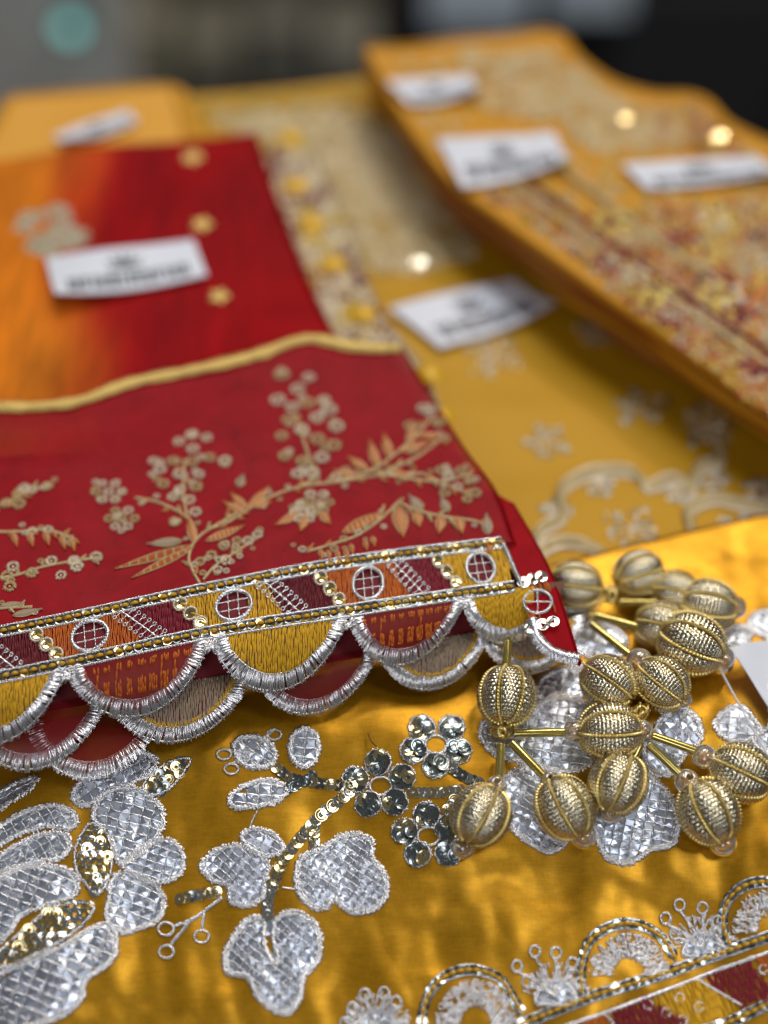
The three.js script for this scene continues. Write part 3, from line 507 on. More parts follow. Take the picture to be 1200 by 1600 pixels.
function scallop(parent, S, uc, kind, name = 'scallop', uMax = 99) {
  const rin = 0.78, ok = (u, v) => ((u - uc) / 0.5) ** 2 + (v - 1) ** 2 < 0.8 * 0.8 && v > 1.0 && u < uMax;
  let part;
  if (kind === 'red') {
    part = halfDisc(S, uc, 0.9, 0.0003).build(name, M.redSheer, parent); if (name === 'scallop') halfDisc(S, uc, 0.86, -0.0007).build('backing', M.rustBacking, part);
    const b = new MB(); fillThreads(b, S, (u, v) => ok(u, v) && ((v > 1.2 && v < 1.34) || v > 1.46) && Math.sin((u - uc) * 80) > -0.4, uc - 0.45, uc + 0.45, 1.1, 1.7, 0.013, 0.13, 0.00017, 0.0003); if (!b.empty && name === 'scallop') b.build('orange_stitching', M.orangeThread, part);
  } else {
    part = halfDisc(S, uc, 0.9, 0).build(name, kind === 'yellow' ? M.brownThread : M.darkRed, parent);
    const b = new MB(); fillThreads(b, S, ok, uc - 0.45, uc + 0.45, 1.02, 1.82, 0.0128, 0.17, 0.00016); b.build('fill_stitching', kind === 'yellow' ? M.yellowThread : M.beigeThread, part);
    if (kind === 'beige') { const y = new MB(); fillThreads(y, S, (u, v) => ok(u, v) && ((u - uc) / 0.5) ** 2 + (v - 1) ** 2 > 0.5, uc - 0.45, uc + 0.45, 1.02, 1.82, 0.012, 0.12, 0.00014, 0.0002); y.build('edge_stitching', M.yellowThread, part); }
  }
  const b = new MB(), N = 62;
  for (let i = 0; i <= N; i++) for (let k = 0; k < 3; k++) {        // bundles of metal thread across the rim
    const a = Math.PI * (i + k * 0.27 + rr(-0.1, 0.1)) / N, q0 = rin + rr(-0.02, 0.02), q1 = 1 + rr(-0.015, 0.015), a2 = a + rr(-0.035, 0.035), u0 = uc - 0.5 * q0 * Math.cos(a), u1 = uc - 0.5 * q1 * Math.cos(a2); if (u0 > uMax) continue;
    const P = S.pos(u0, 1 + q0 * Math.sin(a), 0.0001), Q = S.pos(u1, 1 + q1 * Math.sin(a2), 0.00005); if (k === 2 && rnd() < 0.5) continue; b.thread(P, Q, S.nrm(u0, 1 + q0 * Math.sin(a)), (k ? 0.00014 : 0.00022) * rr(0.8, 1.3), (k ? 0.0001 : 0.0002) * rr(0.5, 1.2), 4);
  }
  for (const q of [rin, 0.97]) { const P = []; for (let i = 0; i <= 44; i++) { const a = Math.PI * i / 44, u = uc - 0.5 * q * Math.cos(a); if (u < uMax) P.push(S.pos(u, 1 + q * Math.sin(a), 0.0001)); } ropeWorld(b, P, (p, i) => S.nrm(uc - 0.5 * q * Math.cos(Math.PI * i / 44), 1 + q * Math.sin(Math.PI * i / 44)), () => (q < 0.9 ? 0.00017 : 0.00013)); }
  b.build('rim', M.silver, part);
  return part;
}
{
  // colours of the ombre upper layer: orange dye at one side running into red
  const ombre = dataTexture(256, 64, (x, y) => { const f = 0.95 + 0.14 * nz(x / 40, y / 9, 7) + 0.12 * nz(x / 9, y / 4, 8) + 0.08 * (streak[y * 512 + x] - 0.5); const t = smoothstep(x / 255 + 0.05 * Math.sin(y / 7) + 0.06 * nz(x / 30, y / 12, 3) - 0.16 * (y / 64 - 0.3), 0.3, 0.62); return [f * lerp(0.9, 0.62, t), f * lerp(0.5, 0.04, t), f * lerp(0.1, 0.06, t)]; }, true);
  ombre.wrapS = ombre.wrapT = THREE.ClampToEdgeWrapping;
  const ub = cloth(upperH, [[-160, 275], [0, 252], [140, 230], [280, 222], [396, 208]], [[-200, 720], [200, 700], [590, 640]], [[-160, 275], [-180, 500], [-200, 720]], [[396, 208], [432, 320], [500, 490], [590, 640]], 70, 60, { top: 0.004, right: 0.004 });
  const X0 = flat(-100, 400, 0).x, X1 = flat(420, 400, 0).x; for (let i = 0; i < ub.uv.length / 2; i++) { ub.uv[2 * i] = clamp((ub.p[3 * i] - X0) / (X1 - X0), 0.002, 0.998); ub.uv[2 * i + 1] = clamp((ub.p[3 * i + 2] + 0.3) / 0.2, 0, 1); }
  ub.build('ombre_layer', phys([1, 1, 1], 0.6, 0, { map: ombre, specularIntensity: 0.12 }), red);
  // embroidered side border peeking out
  cloth(borderH, [[385, 216], [430, 214], [478, 220]], [[560, 690], [640, 700], [705, 700]], [[385, 216], [450, 450], [560, 690]], [[478, 220], [530, 330], [590, 480], [660, 580], [705, 700]], 14, 60, { right: 0.003, top: 0.003 }).build('side_border', std([0.58, 0.44, 0.24], 0.6), red);
  seed(71);
  const bp = [[405, 220], [470, 224], [525, 335], [585, 485], [655, 585], [700, 695], [640, 690], [560, 560], [500, 480], [440, 330]];
  florets(red, borderH, bp, 260, [[0.75, 0.64, 0.45], [0.72, 0.6, 0.38], [0.7, 0.58, 0.36], [0.2, 0.02, 0.05], [0.7, 0.48, 0.05]], 15, 'border_embroidery');
  { const b = new MB(); for (const [x, y] of [[452, 215], [462, 290], [487, 350], [520, 412], [568, 490], [672, 585], [690, 650]]) { const p = on(borderH, x, y, 0.0006); b.dome(p, normalAt(borderH, p), V(1, 0, 0), sizeAt(p, 22), sizeAt(p, 22), 0.0012, 14); } b.build('yellow_oval', M.yellowThread, red); }
  { const b = new MB(); for (const [x, y] of [[315, 350], [342, 462], [300, 245]]) { const p = on(upperH, x, y, 0.0002); for (let k = 0; k < 5; k++) { const a = k * 1.2566, T = V(Math.cos(a), 0, Math.sin(a)); b.dome(p.clone().addScaledVector(T, sizeAt(p, 9)), UP, T, sizeAt(p, 9), sizeAt(p, 6), 0.0004); } } b.build('small_motif', M.goldTrim, red, 'stuff'); }
  florets(red, upperH, [[20, 350], [60, 325], [120, 330], [140, 370], [90, 395], [40, 395]], 26, [[0.55, 0.5, 0.34], [0.5, 0.45, 0.3], [0.6, 0.5, 0.35]], 16, 'pale_motif');
  // layers under the front flap
  sheet(lace2, -1, 4.75, 0, 1.1, 90, 10, -0.0006).build('under_layer', M.darkRed, red);
  sheet(lace, -1, 4.42, 0, 1.02, 90, 8, -0.0004).build('band_backing', M.darkRed, red);
  // front flap
  const trim = [[-200, 640], [0, 633], [70, 632], [130, 622], [200, 596], [300, 576], [400, 552], [480, 527], [550, 538], [625, 542]];
  cloth(flapH, trim, A_PX.slice(0, 6).concat([[800, 846]]), [[-200, 640], [-270, 840], [-330, 1046]], [[625, 542], [665, 610], [722, 700], [770, 765], [800, 846]], 150, 80, { top: 0.003, right: 0.003 }).build('front_flap', M.redFlap, red);
  { const under = (d) => { const h = (x, z) => flapH(x, z) * 0.7 - d + 0.0005 * nz(x * 50, z * 60, 40 + d * 1000); h.mean = 0.002 - d; return h; };
    cloth(under(0.0032), trim.map(([x, y]) => [x - 4, y + 8]), A_PX.slice(0, 6).concat([[796, 840]]), [[-204, 648], [-270, 840], [-330, 1046]], [[621, 550], [660, 615], [716, 705], [762, 765], [796, 840]], 50, 30).build('inner_layer', M.darkRed, red);
    cloth(under(0.0018), [[300, 585], [450, 548], [560, 555], [615, 560]], [[130, 880], [330, 842], [520, 800], [715, 765]], [[300, 585], [190, 700], [130, 880]], [[615, 560], [650, 640], [715, 765]], 50, 40, { left: 0.001 }).build('inner_fold', M.redOrganza, red);
    cloth(under(0.0022), [[-240, 790], [0, 750], [150, 742]], [[-320, 1030], [-100, 990], [110, 945]], [[-240, 790], [-280, 900], [-320, 1030]], [[150, 742], [160, 840], [110, 945]], 40, 30, { right: 0.001, top: 0.001 }).build('inner_fold', M.redOrganza, red); }
  { const b = new MB(), c = spline(trim, 260), P = c.map(([x, y]) => on(flapH, x, y + 3, 0.0003)); for (let i = 0; i < 260; i++) { const T = P[i + 1].clone().sub(P[i]).normalize(), S = V(-T.z, 0, T.x), r = sizeAt(P[i], 11 + 5 * nz(i * 0.11, 4) + rr(-1, 1)); b.thread(P[i].clone().addScaledVector(S, -r), P[i].clone().addScaledVector(S, r).addScaledVector(T, r * 0.2), UP, sizeAt(P[i], 3.2), 0.0007 * rr(0.7, 1.2), 4); } b.build('gold_trim', M.goldTrim, red); }
  // the corner fold behind the lace end
  { const cH = (x, z) => 0.0022 - 0.24 * Math.max(0, z + 0.155) + 0.0004 * nz(x * 60, z * 60, 33); cH.mean = 0;
    cloth(cH, [[700, 760], [760, 765], [800, 785]], [[834, 985], [852, 1014], [905, 1034]], [[700, 760], [802, 890], [834, 985]], [[800, 785], [832, 840], [862, 900], [905, 1034]], 30, 50, { right: 0.0015, bottom: 0.001 }).build('corner_fold', M.redOrganza, red);
    const b = new MB(); ringStitch(b, cH, 840, 940, 22, 18, 6, 0.0003); for (const e of [[[820, 940], [860, 940]], [[840, 922], [840, 958]]]) rope(b, cH, e, 1.2, 0.0004, 3); const corner = b.build('corner_stitching', M.silver, red);
    for (const [x, y] of [[818, 910], [832, 905], [846, 901], [829, 981], [848, 976], [864, 971]]) { const p = on(cH, x, y, 0.0006); sequin(corner, p, UP.clone().add(V(0, 0, 0.1)), sizeAt(p, 10), M.sequin, 0.1); }
    const fillB = new MB(); for (let x = 812; x < 872; x += 2.6) for (let y = 905 + rr(0, 8); y < 975; y += 16) { const q = [[815, 912], [856, 900], [870, 962], [826, 974]]; if (!inside(q, x, y) || !inside(q, x + 3, y + 14) || Math.hypot(x - 840, (y - 932) * 1.2) < 24) continue; fillB.thread(on(cH, x, y, 0.0003), on(cH, x + 4, y + 15, 0.0003), UP, 0.00015, 0.0002, 2); } fillB.build('orange_block', M.orangeThread, red);
    const e = new MB(), arc = spline([[832, 968], [840, 996], [858, 1015], [882, 1025], [904, 1029]], 64); for (let i = 0; i < 64; i++) for (let k = 0; k < 2; k++) { const [x, y] = arc[i], [x2, y2] = arc[i + 1], L = Math.hypot(x2 - x, y2 - y), nx = -(y2 - y) / L, ny = (x2 - x) / L, w = rr(9, 12); const p = on(cH, x - nx * w * 0.8 + rr(-2, 2), y - ny * w * 0.8, 0.0004), q = on(cH, x + nx * w + rr(-2, 2), y + ny * w, 0.0002); e.thread(p, q, UP, k ? 0.00014 : 0.00022, 0.0005, 3); } e.build('corner_rim', M.silver, red); }
  seed(81);
  // lower lace, then upper lace
  for (const [uc, kind] of [[-0.5, 'red'], [0.5, 'red'], [1.5, 'beige'], [2.5, 'red'], [3.5, 'beige'], [4.4, 'beige']]) scallop(red, lace2, uc, kind, 'lower_scallop');
  const lace3 = laceSurface(A_PX, B2.map(([x, y]) => [x + 95, y + 10]), C2.map(([x, y]) => [x + 95, y + 14]), -0.006, -0.0098, -0.0112);
  scallop(red, lace3, 0.5, 'red', 'bottom_scallop');
  for (const [uc, kind] of [[-0.5, 'red'], [0.5, 'yellow'], [1.5, 'red'], [2.5, 'yellow'], [3.5, 'red'], [4.45, 'yellow']]) scallop(red, lace, uc, kind, 'scallop', 4.62);
  // band: blocks of colour, rings, trios of sequins, zigzags, two chains
  const UE = 4.42;
  for (let k = -1; k < 5; k++) {
    const even = ((k % 2) + 2) % 2 === 0, bl = [[k - 0.12, k + 0.46, even ? M.yellowThread : M.orangeThread, even ? 'yellow_block' : 'orange_block'], [k + 0.46, k + 0.88, k % 2 ? M.crimsonThread : M.maroonThread, 'red_block']];
    for (const [u0, u1, mat, name] of bl) { if (u0 > UE) continue; const b = new MB(), hole = (u, v) => Math.hypot((u - k - 0.17) / 0.115, (v - 0.5) / 0.3) < 1; fillThreads(b, lace, (u, v) => { const s = u - (v - 0.5) * 0.16; return s > u0 && s < u1 && u < UE && !hole(u, v); }, u0 - 0.1, u1 + 0.1, 0.1, 0.9, 0.0125, 0.24, 0.00014); if (!b.empty) b.build(name, mat, red); }
    if (k + 0.2 < UE) { // ring with a netted centre
      const b = new MB(), P = []; for (let i = 0; i <= 34; i++) { const a = 2 * Math.PI * i / 34; P.push(lace.pos(k + 0.17 + 0.125 * Math.cos(a), 0.5 + 0.33 * Math.sin(a), 0.0003)); }
      ropeWorld(b, P, () => lace.nrm(k + 0.17, 0.5), () => 0.00042);
      for (const [du, dv, tu, tv] of [[-0.035, 0, 0, 1], [0.035, 0, 0, 1], [0, -0.1, 1, 0], [0, 0.1, 1, 0]]) { const h = tu ? 0.11 : 0.29, Q = []; for (let i = 0; i <= 8; i++) { const t = i / 4 - 1; Q.push(lace.pos(k + 0.17 + du + tu * t * h * 0.95, 0.5 + dv + tv * t * h * 0.95, 0.0003)); } ropeWorld(b, Q, () => lace.nrm(k + 0.17, 0.5), () => 0.0001, true); }
      b.build('netted_ring', M.silver, red);
    }
    if (k + 0.85 < UE) { const b = new MB(), spots = [[0.8, 0.24], [0.865, 0.5], [0.93, 0.76]]; for (const [u, v] of spots) { const P = []; for (let i = 0; i <= 14; i++) { const a = 2 * Math.PI * i / 14; P.push(lace.pos(k + u + 0.045 * Math.cos(a), v + 0.14 * Math.sin(a), 0.0004)); } ropeWorld(b, P, () => lace.nrm(k + u, v), () => 0.00026); }
      const trio = b.build('sequin_trio', M.champagne, red); for (const [u, v] of spots) { const p = lace.pos(k + u, v, 0.0005); sequin(trio, p, lace.nrm(k + u, v), 0.0009, M.sequinGold, 0.15); const y = new MB(), e = lace.pos(k + u + 0.05, v + 0.08, 0.0006); y.thread(p, e, lace.nrm(k + u, v), 0.0002, 0.0002); y.build('stitch', M.yellowThread, trio); } }
    if (k + 0.5 < UE) { const b = new MB(); for (let i = 0; i < 8; i++) { const t = i / 7, u = k + 0.4 + 0.23 * t, v = 0.12 + 0.76 * t; for (const sgn of [-1, 1]) { const P = []; for (let j = 0; j <= 9; j++) { const a = 2 * Math.PI * j / 9; P.push(lace.pos(u + sgn * (0.05 + 0.012 * Math.cos(a)), v - sgn * 0.1 + 0.04 * Math.sin(a), 0.0004)); } ropeWorld(b, P, () => lace.nrm(u, v), () => 0.00012); ropeWorld(b, [lace.pos(u, v, 0.0003), lace.pos(u + sgn * 0.035, v - sgn * 0.07, 0.0003)], () => lace.nrm(u, v), () => 0.0001); } if (i) ropeWorld(b, [lace.pos(u - 0.0329, v - 0.1086, 0.0003), lace.pos(u, v, 0.0003)], () => lace.nrm(u, v), () => 0.0002); } b.build('silver_zigzag', M.silver, red); }
  }
  for (const v of [0, 1]) {
    const b = new MB(), y = new MB(), d = new MB(), uEnd = v ? UE + 0.03 : UE;
    for (const o of [-0.115, 0.115]) { const P = []; for (let u = -1; u < uEnd; u += 0.022) P.push(lace.pos(u, v + o, 0.0003)); ropeWorld(b, P, (p, i) => lace.nrm(-1 + 0.022 * i, v), () => 0.00026); }
    const chainPart = b.build('sequin_chain', M.silver, red); let i = 0;
    for (let u = -0.62; u < uEnd; u += 0.066, i++) { const n = lace.nrm(u, v), p = lace.pos(u, v, 0.00035); sequin(chainPart, p, n, 0.00098, i % 5 ? M.sequinGrey : M.sequinGold, 0.1); y.thread(lace.pos(u - 0.022, v, 0.0005), lace.pos(u + 0.026, v, 0.0005), n, 0.00034, 0.0003, 4); d.thread(lace.pos(u + 0.024, v - 0.05, 0.0005), lace.pos(u + 0.042, v + 0.05, 0.0005), n, 0.00016, 0.0002, 3); }
    y.build('yellow_chain', M.yellowThread, chainPart); d.build('brown_tack', M.brownThread, chainPart);
  }
  { const b = new MB(), P = []; for (let i = 0; i <= 20; i++) P.push(lace.pos(UE + 0.004 * i, i / 20, 0.0003)); ropeWorld(b, P, () => lace.nrm(UE, 0.5), () => 0.0005); for (const u of [0, 1, 2, 3, 4]) for (let i = 0; i < 34; i++) b.thread(lace.pos(u + rr(-0.05, 0.05), 1.1 + rr(0, 0.2), 0.0002), lace.pos(u + rr(-0.06, 0.06), 1.25 + rr(0, 0.12), 0.0002), lace.nrm(u, 1.2), 0.00014, 0.0005, 3); b.build('lace_joint', M.silver, red, 'stuff'); }

  // ---- floral sprays on the flap ----
  const zA = zoomed(0, 500, 2), zB = zoomed(400, 800, 2.308), zR = zoomed(600, 500, 2);
  const spray = (stems) => { const b = new MB(); for (const s of stems) rope(b, flapH, s, 2.6, 0.0001, 1.5); return b.build('floral_spray', M.tanThread, red); };
  const blossom = (par, x, y, r) => { const b = new MB(), p = on(flapH, x, y, 0.0002), n = normalAt(flapH, p), s = sizeAt(p, r); for (let k = 0; k < 18; k++) { const a = k * Math.PI / 9 + rr(-0.1, 0.1), T = V(Math.cos(a), 0, Math.sin(a)); b.thread(p.clone().addScaledVector(T, s * 0.45), p.clone().addScaledVector(T, s * rr(0.95, 1.1)), n, s * 0.12, s * 0.16, 3); } b.dome(p, n, V(1, 0, 0), s * 0.22, s * 0.22, s * 0.1, 6); const m = b.build('blossom', rnd() < 0.5 ? M.tanThread : M.champagne, par); return m; };
  const seqb = (par, list, r) => { for (const [x, y] of list) { blossom(par, x, y, r * rr(0.9, 1.15)); if (rnd() < 0.6) blossom(par, x + rr(-14, 14), y + rr(-9, 9), r * rr(0.6, 0.8)); } };
  const leafT = (par, [x0, y0], [x1, y1], w, mat = M.orangeThread) => { const b = new MB(), e = new MB(), tan = e, L = Math.hypot(x1 - x0, y1 - y0), tx = (x1 - x0) / L, ty = (y1 - y0) / L, edge = []; for (let i = 0; i <= 26; i++) { const t = i / 26, q = 0.75 * w * Math.sin(Math.PI * Math.pow(t, 0.8)), cx = lerp(x0, x1, t), cy = lerp(y0, y1, t); const a = on(flapH, cx - ty * q, cy + tx * q * 0.8, 0.0002), c = on(flapH, cx + ty * q + tx * 3, cy - tx * q * 0.8 + ty * 3, 0.0002); (mat === M.orangeThread && i % 3 === 0 ? tan : b).thread(a, c, UP, sizeAt(a, 1.9), sizeAt(a, 1.2), 3); } for (const s of [-1, 1]) { const pts = []; for (let i = 0; i <= 10; i++) { const t = i / 10, q = s * w * 0.85 * Math.sin(Math.PI * Math.pow(t, 0.8)); pts.push([lerp(x0, x1, t) - ty * q, lerp(y0, y1, t) + tx * q * 0.8]); } rope(e, flapH, pts, 1.1, 0.0002, 1.8); } const m = b.build('leaf', mat, par); e.build('leaf_outline', M.tanThread, m); return m; };
  const flower = (par, x, y, r) => { seqb(par, [0, 1, 2, 3, 4, 5].map((k) => [x + r * Math.cos(k * 1.047), y + r * 0.72 * Math.sin(k * 1.047)]), 8.5); seqb(par, [[x, y]], 9); };
  const sprigs = (par, stems) => { for (const st of stems) { const n = Math.round(lenPx(st) / 17), c = spline(st, Math.max(n, 2)); c.forEach(([x, y], i) => { if (rnd() < 0.25) return; const [x2, y2] = c[Math.min(i + 1, c.length - 1)], a = Math.atan2(y2 - y, x2 - x) + (i % 2 ? 1 : -1) * rr(0.7, 1.2), L = rr(9, 17), e = [x + L * Math.cos(a), y + L * 0.8 * Math.sin(a)]; if (rnd() < 0.55) leafT(par, [x, y], e, 3.2, rnd() < 0.55 ? M.orangeThread : M.tanThread); else blossom(par, ...e, rr(4, 6.5)); }); } };
  const plainSpray = spray;
  const sprayed = (stems) => { const p = plainSpray(stems); sprigs(p, stems); return p; };
  let s = sprayed([[[312, 912], [300, 890], [295, 872], [303, 848], [325, 828], [352, 818], [415, 780], [470, 760], [520, 754], [600, 742], [660, 740]], [[305, 846], [295, 812], [270, 795], [240, 783], [212, 778]], [[292, 806], [286, 770], [288, 720]], [[325, 828], [362, 806], [385, 790]]]);
  seqb(s, zA([[560, 380], [600, 358], [645, 368], [602, 402], [480, 440], [540, 440], [600, 442], [655, 430], [702, 440], [500, 466], [560, 480], [622, 482], [510, 512], [562, 530], [612, 520], [540, 552], [592, 562], [610, 600], [545, 630]]), 10);
  flower(s, 170, 768, 20); flower(s, 190, 810, 20);
  leafT(s, [303, 848], [296, 808], 8); leafT(s, [300, 852], [182, 888], 8); leafT(s, [302, 855], [208, 902], 7); leafT(s, [322, 845], [380, 822], 8); leafT(s, [285, 845], [232, 850], 9, M.beigeThread);
  leafT(s, [385, 795], [362, 772], 8); leafT(s, [390, 792], [420, 762], 8); leafT(s, [380, 800], [350, 785], 7); leafT(s, [372, 760], [380, 744], 8, M.beigeThread); leafT(s, [395, 790], [422, 785], 8);
  s = sprayed([[[318, 905], [335, 885], [360, 868], [405, 838]]]); seqb(s, zA([[625, 755], [660, 735], [740, 720], [700, 705], [775, 690], [805, 670], [705, 750], [680, 780], [740, 690]]), 9);
  s = sprayed([[[470, 760], [490, 745], [478, 700], [462, 650]]]);
  seqb(s, zA([[880, 170], [965, 180], [930, 215], [868, 250], [1012, 252], [912, 272], [990, 305], [902, 312], [1052, 332], [942, 342], [880, 362], [992, 372], [1042, 392], [890, 425], [945, 440], [1005, 430], [930, 480], [975, 478], [1030, 280], [960, 260]]), 11.5);
  s = sprayed([[[520, 754], [580, 735], [640, 690], [672, 655]], [[590, 742], [650, 715], [690, 685]], [[600, 742], [690, 752], [735, 740]], [[660, 740], [715, 765], [738, 775]]]);
  for (const [a, b, w] of [[[575, 735], [545, 715], 8], [[590, 730], [578, 690], 8], [[610, 715], [600, 680], 8], [[640, 695], [645, 660], 7], [[625, 705], [672, 690], 7], [[560, 745], [522, 735], 8], [[655, 680], [690, 680], 6], [[610, 735], [640, 745], 7]]) leafT(s, a, b, w);
  seqb(s, [[672, 645], [660, 638], [685, 660], [695, 685], [688, 735], [700, 745], [720, 735], [735, 750], [742, 770], [715, 760], [695, 770], [730, 780], [640, 665], [540, 735], [525, 745]], 9.5);
  flower(s, 495, 785, 20); flower(s, 475, 800, 16);
  leafT(s, [470, 800], [432, 820], 8); leafT(s, [478, 805], [470, 828], 8); leafT(s, [500, 800], [515, 818], 8);
  s = sprayed([[[480, 862], [520, 850], [555, 838], [590, 815], [622, 785]], [[622, 785], [660, 800], [700, 808], [745, 815], [765, 825]], [[590, 815], [600, 790]]]);
  seqb(s, [[472, 858], [537, 842], [522, 857], [560, 832]], 7);
  leafT(s, [535, 832], [600, 800], 11); leafT(s, [622, 790], [630, 838], 14); leafT(s, [650, 798], [655, 822], 9); leafT(s, [690, 805], [686, 832], 9); leafT(s, [715, 808], [722, 832], 9); leafT(s, [660, 798], [640, 775], 9, M.beigeThread); leafT(s, [762, 835], [760, 805], 9, M.beigeThread); leafT(s, [765, 840], [764, 862], 9); leafT(s, [700, 800], [690, 778], 8, M.beigeThread);
  for (const [x, y] of [[500, 866], [512, 868], [526, 868], [540, 866], [548, 858], [582, 846], [570, 852]]) leafT(s, [x, y - 8], [x + 3, y + 6], 4);
  // sprays cut by the frame
  s = sprayed([[[-40, 800], [10, 785], [45, 768], [80, 757]]]); seqb(s, zA([[-20, 590], [20, 572], [55, 545], [75, 525], [100, 530], [150, 518], [60, 575]]), 10);
  s = sprayed([[[-40, 832], [40, 830], [75, 828], [115, 842]]]); for (const [x, y] of [[20, 838], [45, 838], [70, 836], [95, 842], [110, 845]]) leafT(s, [x, y - 6], [x + 6, y + 14], 5); seqb(s, zA([[100, 660], [150, 655], [215, 685]]), 8);
  s = sprayed([[[-40, 905], [20, 900], [70, 885], [160, 870]]]); seqb(s, zA([[40, 770], [20, 800], [160, 752], [230, 752], [300, 740], [30, 832], [190, 797], [240, 770], [100, 790]]), 10.5);
  s = sprayed([[[-40, 955], [10, 950], [50, 948]]]); leafT(s, [0, 948], [36, 942], 6, M.beigeThread); leafT(s, [20, 962], [64, 952], 7, M.beigeThread);
}

// ---------- bead tassels ----------
const ballRibbon = (() => {                                         // one woven metal ribbon of a ball, unit radius, axis y
  const b = new MB(), CU = 5, CV = 20, NU = CU * 5, NV = CV * 5, id = [], W = 0.385;
  for (let j = 0; j <= NV; j++) { id.push([]); for (let i = 0; i <= NU; i++) {
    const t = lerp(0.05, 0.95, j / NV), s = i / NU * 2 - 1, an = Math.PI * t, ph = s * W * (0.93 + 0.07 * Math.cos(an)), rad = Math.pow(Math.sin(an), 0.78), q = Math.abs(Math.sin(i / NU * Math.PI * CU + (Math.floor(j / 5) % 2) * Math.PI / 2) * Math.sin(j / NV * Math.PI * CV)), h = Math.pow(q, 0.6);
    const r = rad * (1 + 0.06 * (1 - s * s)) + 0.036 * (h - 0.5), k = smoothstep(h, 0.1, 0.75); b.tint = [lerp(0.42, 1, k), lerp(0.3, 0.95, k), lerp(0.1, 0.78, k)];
    id[j].push(b.v(V(r * Math.sin(ph), -Math.cos(an) * 1.05, r * Math.cos(ph)), i / NU, j / NV));
  } }
  for (let j = 0; j < NV; j++) for (let i = 0; i < NU; i++) b.quad(id[j][i], id[j][i + 1], id[j + 1][i + 1], id[j + 1][i]);
  return b.geometry();
})();
const ballCore = (() => { const p = []; for (let j = 0; j <= 24; j++) { const a = Math.PI * j / 24; p.push(new THREE.Vector2(Math.max(1e-4, 0.95 * Math.pow(Math.sin(a), 0.78)), -Math.cos(a) * 1.03)); } return new THREE.LatheGeometry(p, 28); })();
const ballPiping = (() => { seed(91); const b = new MB(), P = []; for (let j = 0; j <= 26; j++) { const t = lerp(0.03, 0.97, j / 26), a = Math.PI * t, r = Math.pow(Math.sin(a), 0.78) * 1.0; P.push(V(0, -Math.cos(a) * 1.06, r)); } for (let j = 0; j < 26; j++) { const p = P[j].clone().lerp(P[j + 1], 0.5), T = P[j + 1].clone().sub(P[j]), L = T.length(); T.normalize(); const n = V(p.x, p.y * 0.8, p.z).normalize(), d = T.clone().addScaledVector(n.clone().cross(T), 0.55).normalize(); b.dome(p, n, d, L * 0.75, 0.062, 0.085, 8); } return b.geometry(); })();
const glassGeo = (() => { const p = []; for (const [r, y] of [[0.26, 0.86], [0.5, 0.84], [0.82, 0.57], [1, 0.02], [0.82, -0.55], [0.5, -0.82], [0.26, -0.86], [0.22, 0], [0.26, 0.86]]) p.push(new THREE.Vector2(r, y)); const c = new THREE.SplineCurve(p.slice(0, 7)).getPoints(20); return new THREE.LatheGeometry([...c, new THREE.Vector2(0.22, 0), p[0]], 26); })();
const bugleGeo = (() => { const p = [[0.45, -0.5], [0.9, -0.5], [1, -0.48], [1, 0.48], [0.9, 0.5], [0.45, 0.5], [0.45, -0.5]].map(([r, y]) => new THREE.Vector2(r, y)); return new THREE.LatheGeometry(p, 18); })();
const R_BALL = 0.005;
function pixAt(px, py, above) { return on(satinH, px, py, above); }
function tassel(label, anchorPx, spec) {
  const a0 = pixAt(...anchorPx), t = thing('bead_tassel', label, 'tassel', [a0.x, a0.y, a0.z], 'gold and silver bead tassels hanging from the lace corner');
  const loc = (p) => p.clone().sub(a0);
  const ball = (c, dir, spin, r = R_BALL) => { const m = mesh('bead_ball', ballCore, M.ballCore, t); m.position.copy(loc(c)); m.quaternion.setFromUnitVectors(UP, dir.clone().normalize()).multiply(new THREE.Quaternion().setFromAxisAngle(UP, spin)); m.scale.set(r, r, r);
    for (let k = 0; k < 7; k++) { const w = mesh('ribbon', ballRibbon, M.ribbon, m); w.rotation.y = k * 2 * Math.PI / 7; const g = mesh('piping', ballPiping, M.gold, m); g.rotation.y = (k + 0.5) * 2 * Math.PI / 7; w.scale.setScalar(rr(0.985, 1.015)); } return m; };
  const bead = (c, r = 0.0019, dir = UP) => { r *= 1.08; const m = mesh('glass_bead', glassGeo, M.glassBead, t); m.position.copy(loc(c)); m.scale.setScalar(r); m.quaternion.setFromUnitVectors(UP, dir.clone().normalize()); return m; };
  const rod = (a, b, r = 0.00078) => { const m = mesh('bugle_bead', bugleGeo, M.bugle, t), d = b.clone().sub(a), L = d.length(); m.position.copy(loc(a).addScaledVector(d, 0.5)); m.quaternion.setFromUnitVectors(UP, d.normalize()); m.scale.set(r, L, r); return m; };
  const knot = (c, r) => { const b = new MB(); for (let k = 0; k < 9; k++) { const ax = V(rr(-1, 1), rr(-1, 1), rr(-1, 1)).normalize(), e1 = ax.clone().cross(V(0.3, 0.9, 0.2)).normalize(), e2 = ax.clone().cross(e1), P = [], off = V(rr(-1, 1), rr(-0.6, 0.6), rr(-1, 1)).multiplyScalar(r * 0.45); for (let i = 0; i <= 18; i++) { const a = 2 * Math.PI * i / 18; P.push(loc(c).add(off).addScaledVector(e1, r * rr(0.55, 0.62) * Math.cos(a)).addScaledVector(e2, r * 0.6 * Math.sin(a))); } b.tube(P, r * 0.15, 6); ropeWorld(b, P, (p) => p.clone().sub(loc(c)).normalize(), () => r * 0.16, false); } b.build('knot', M.gold, t); };
  const cord = (a, b) => { const m = new MB(); m.tube([a, a.clone().lerp(b, 0.5).add(V(0, 0.0004, 0)), b].map(loc), 0.00022, 6); m.build('cord', M.gold, t); };
  spec({ ball, bead, rod, knot, cord });
}
const H = (px, py, r = 0.0046) => pixAt(px, py, r);
seed(101);
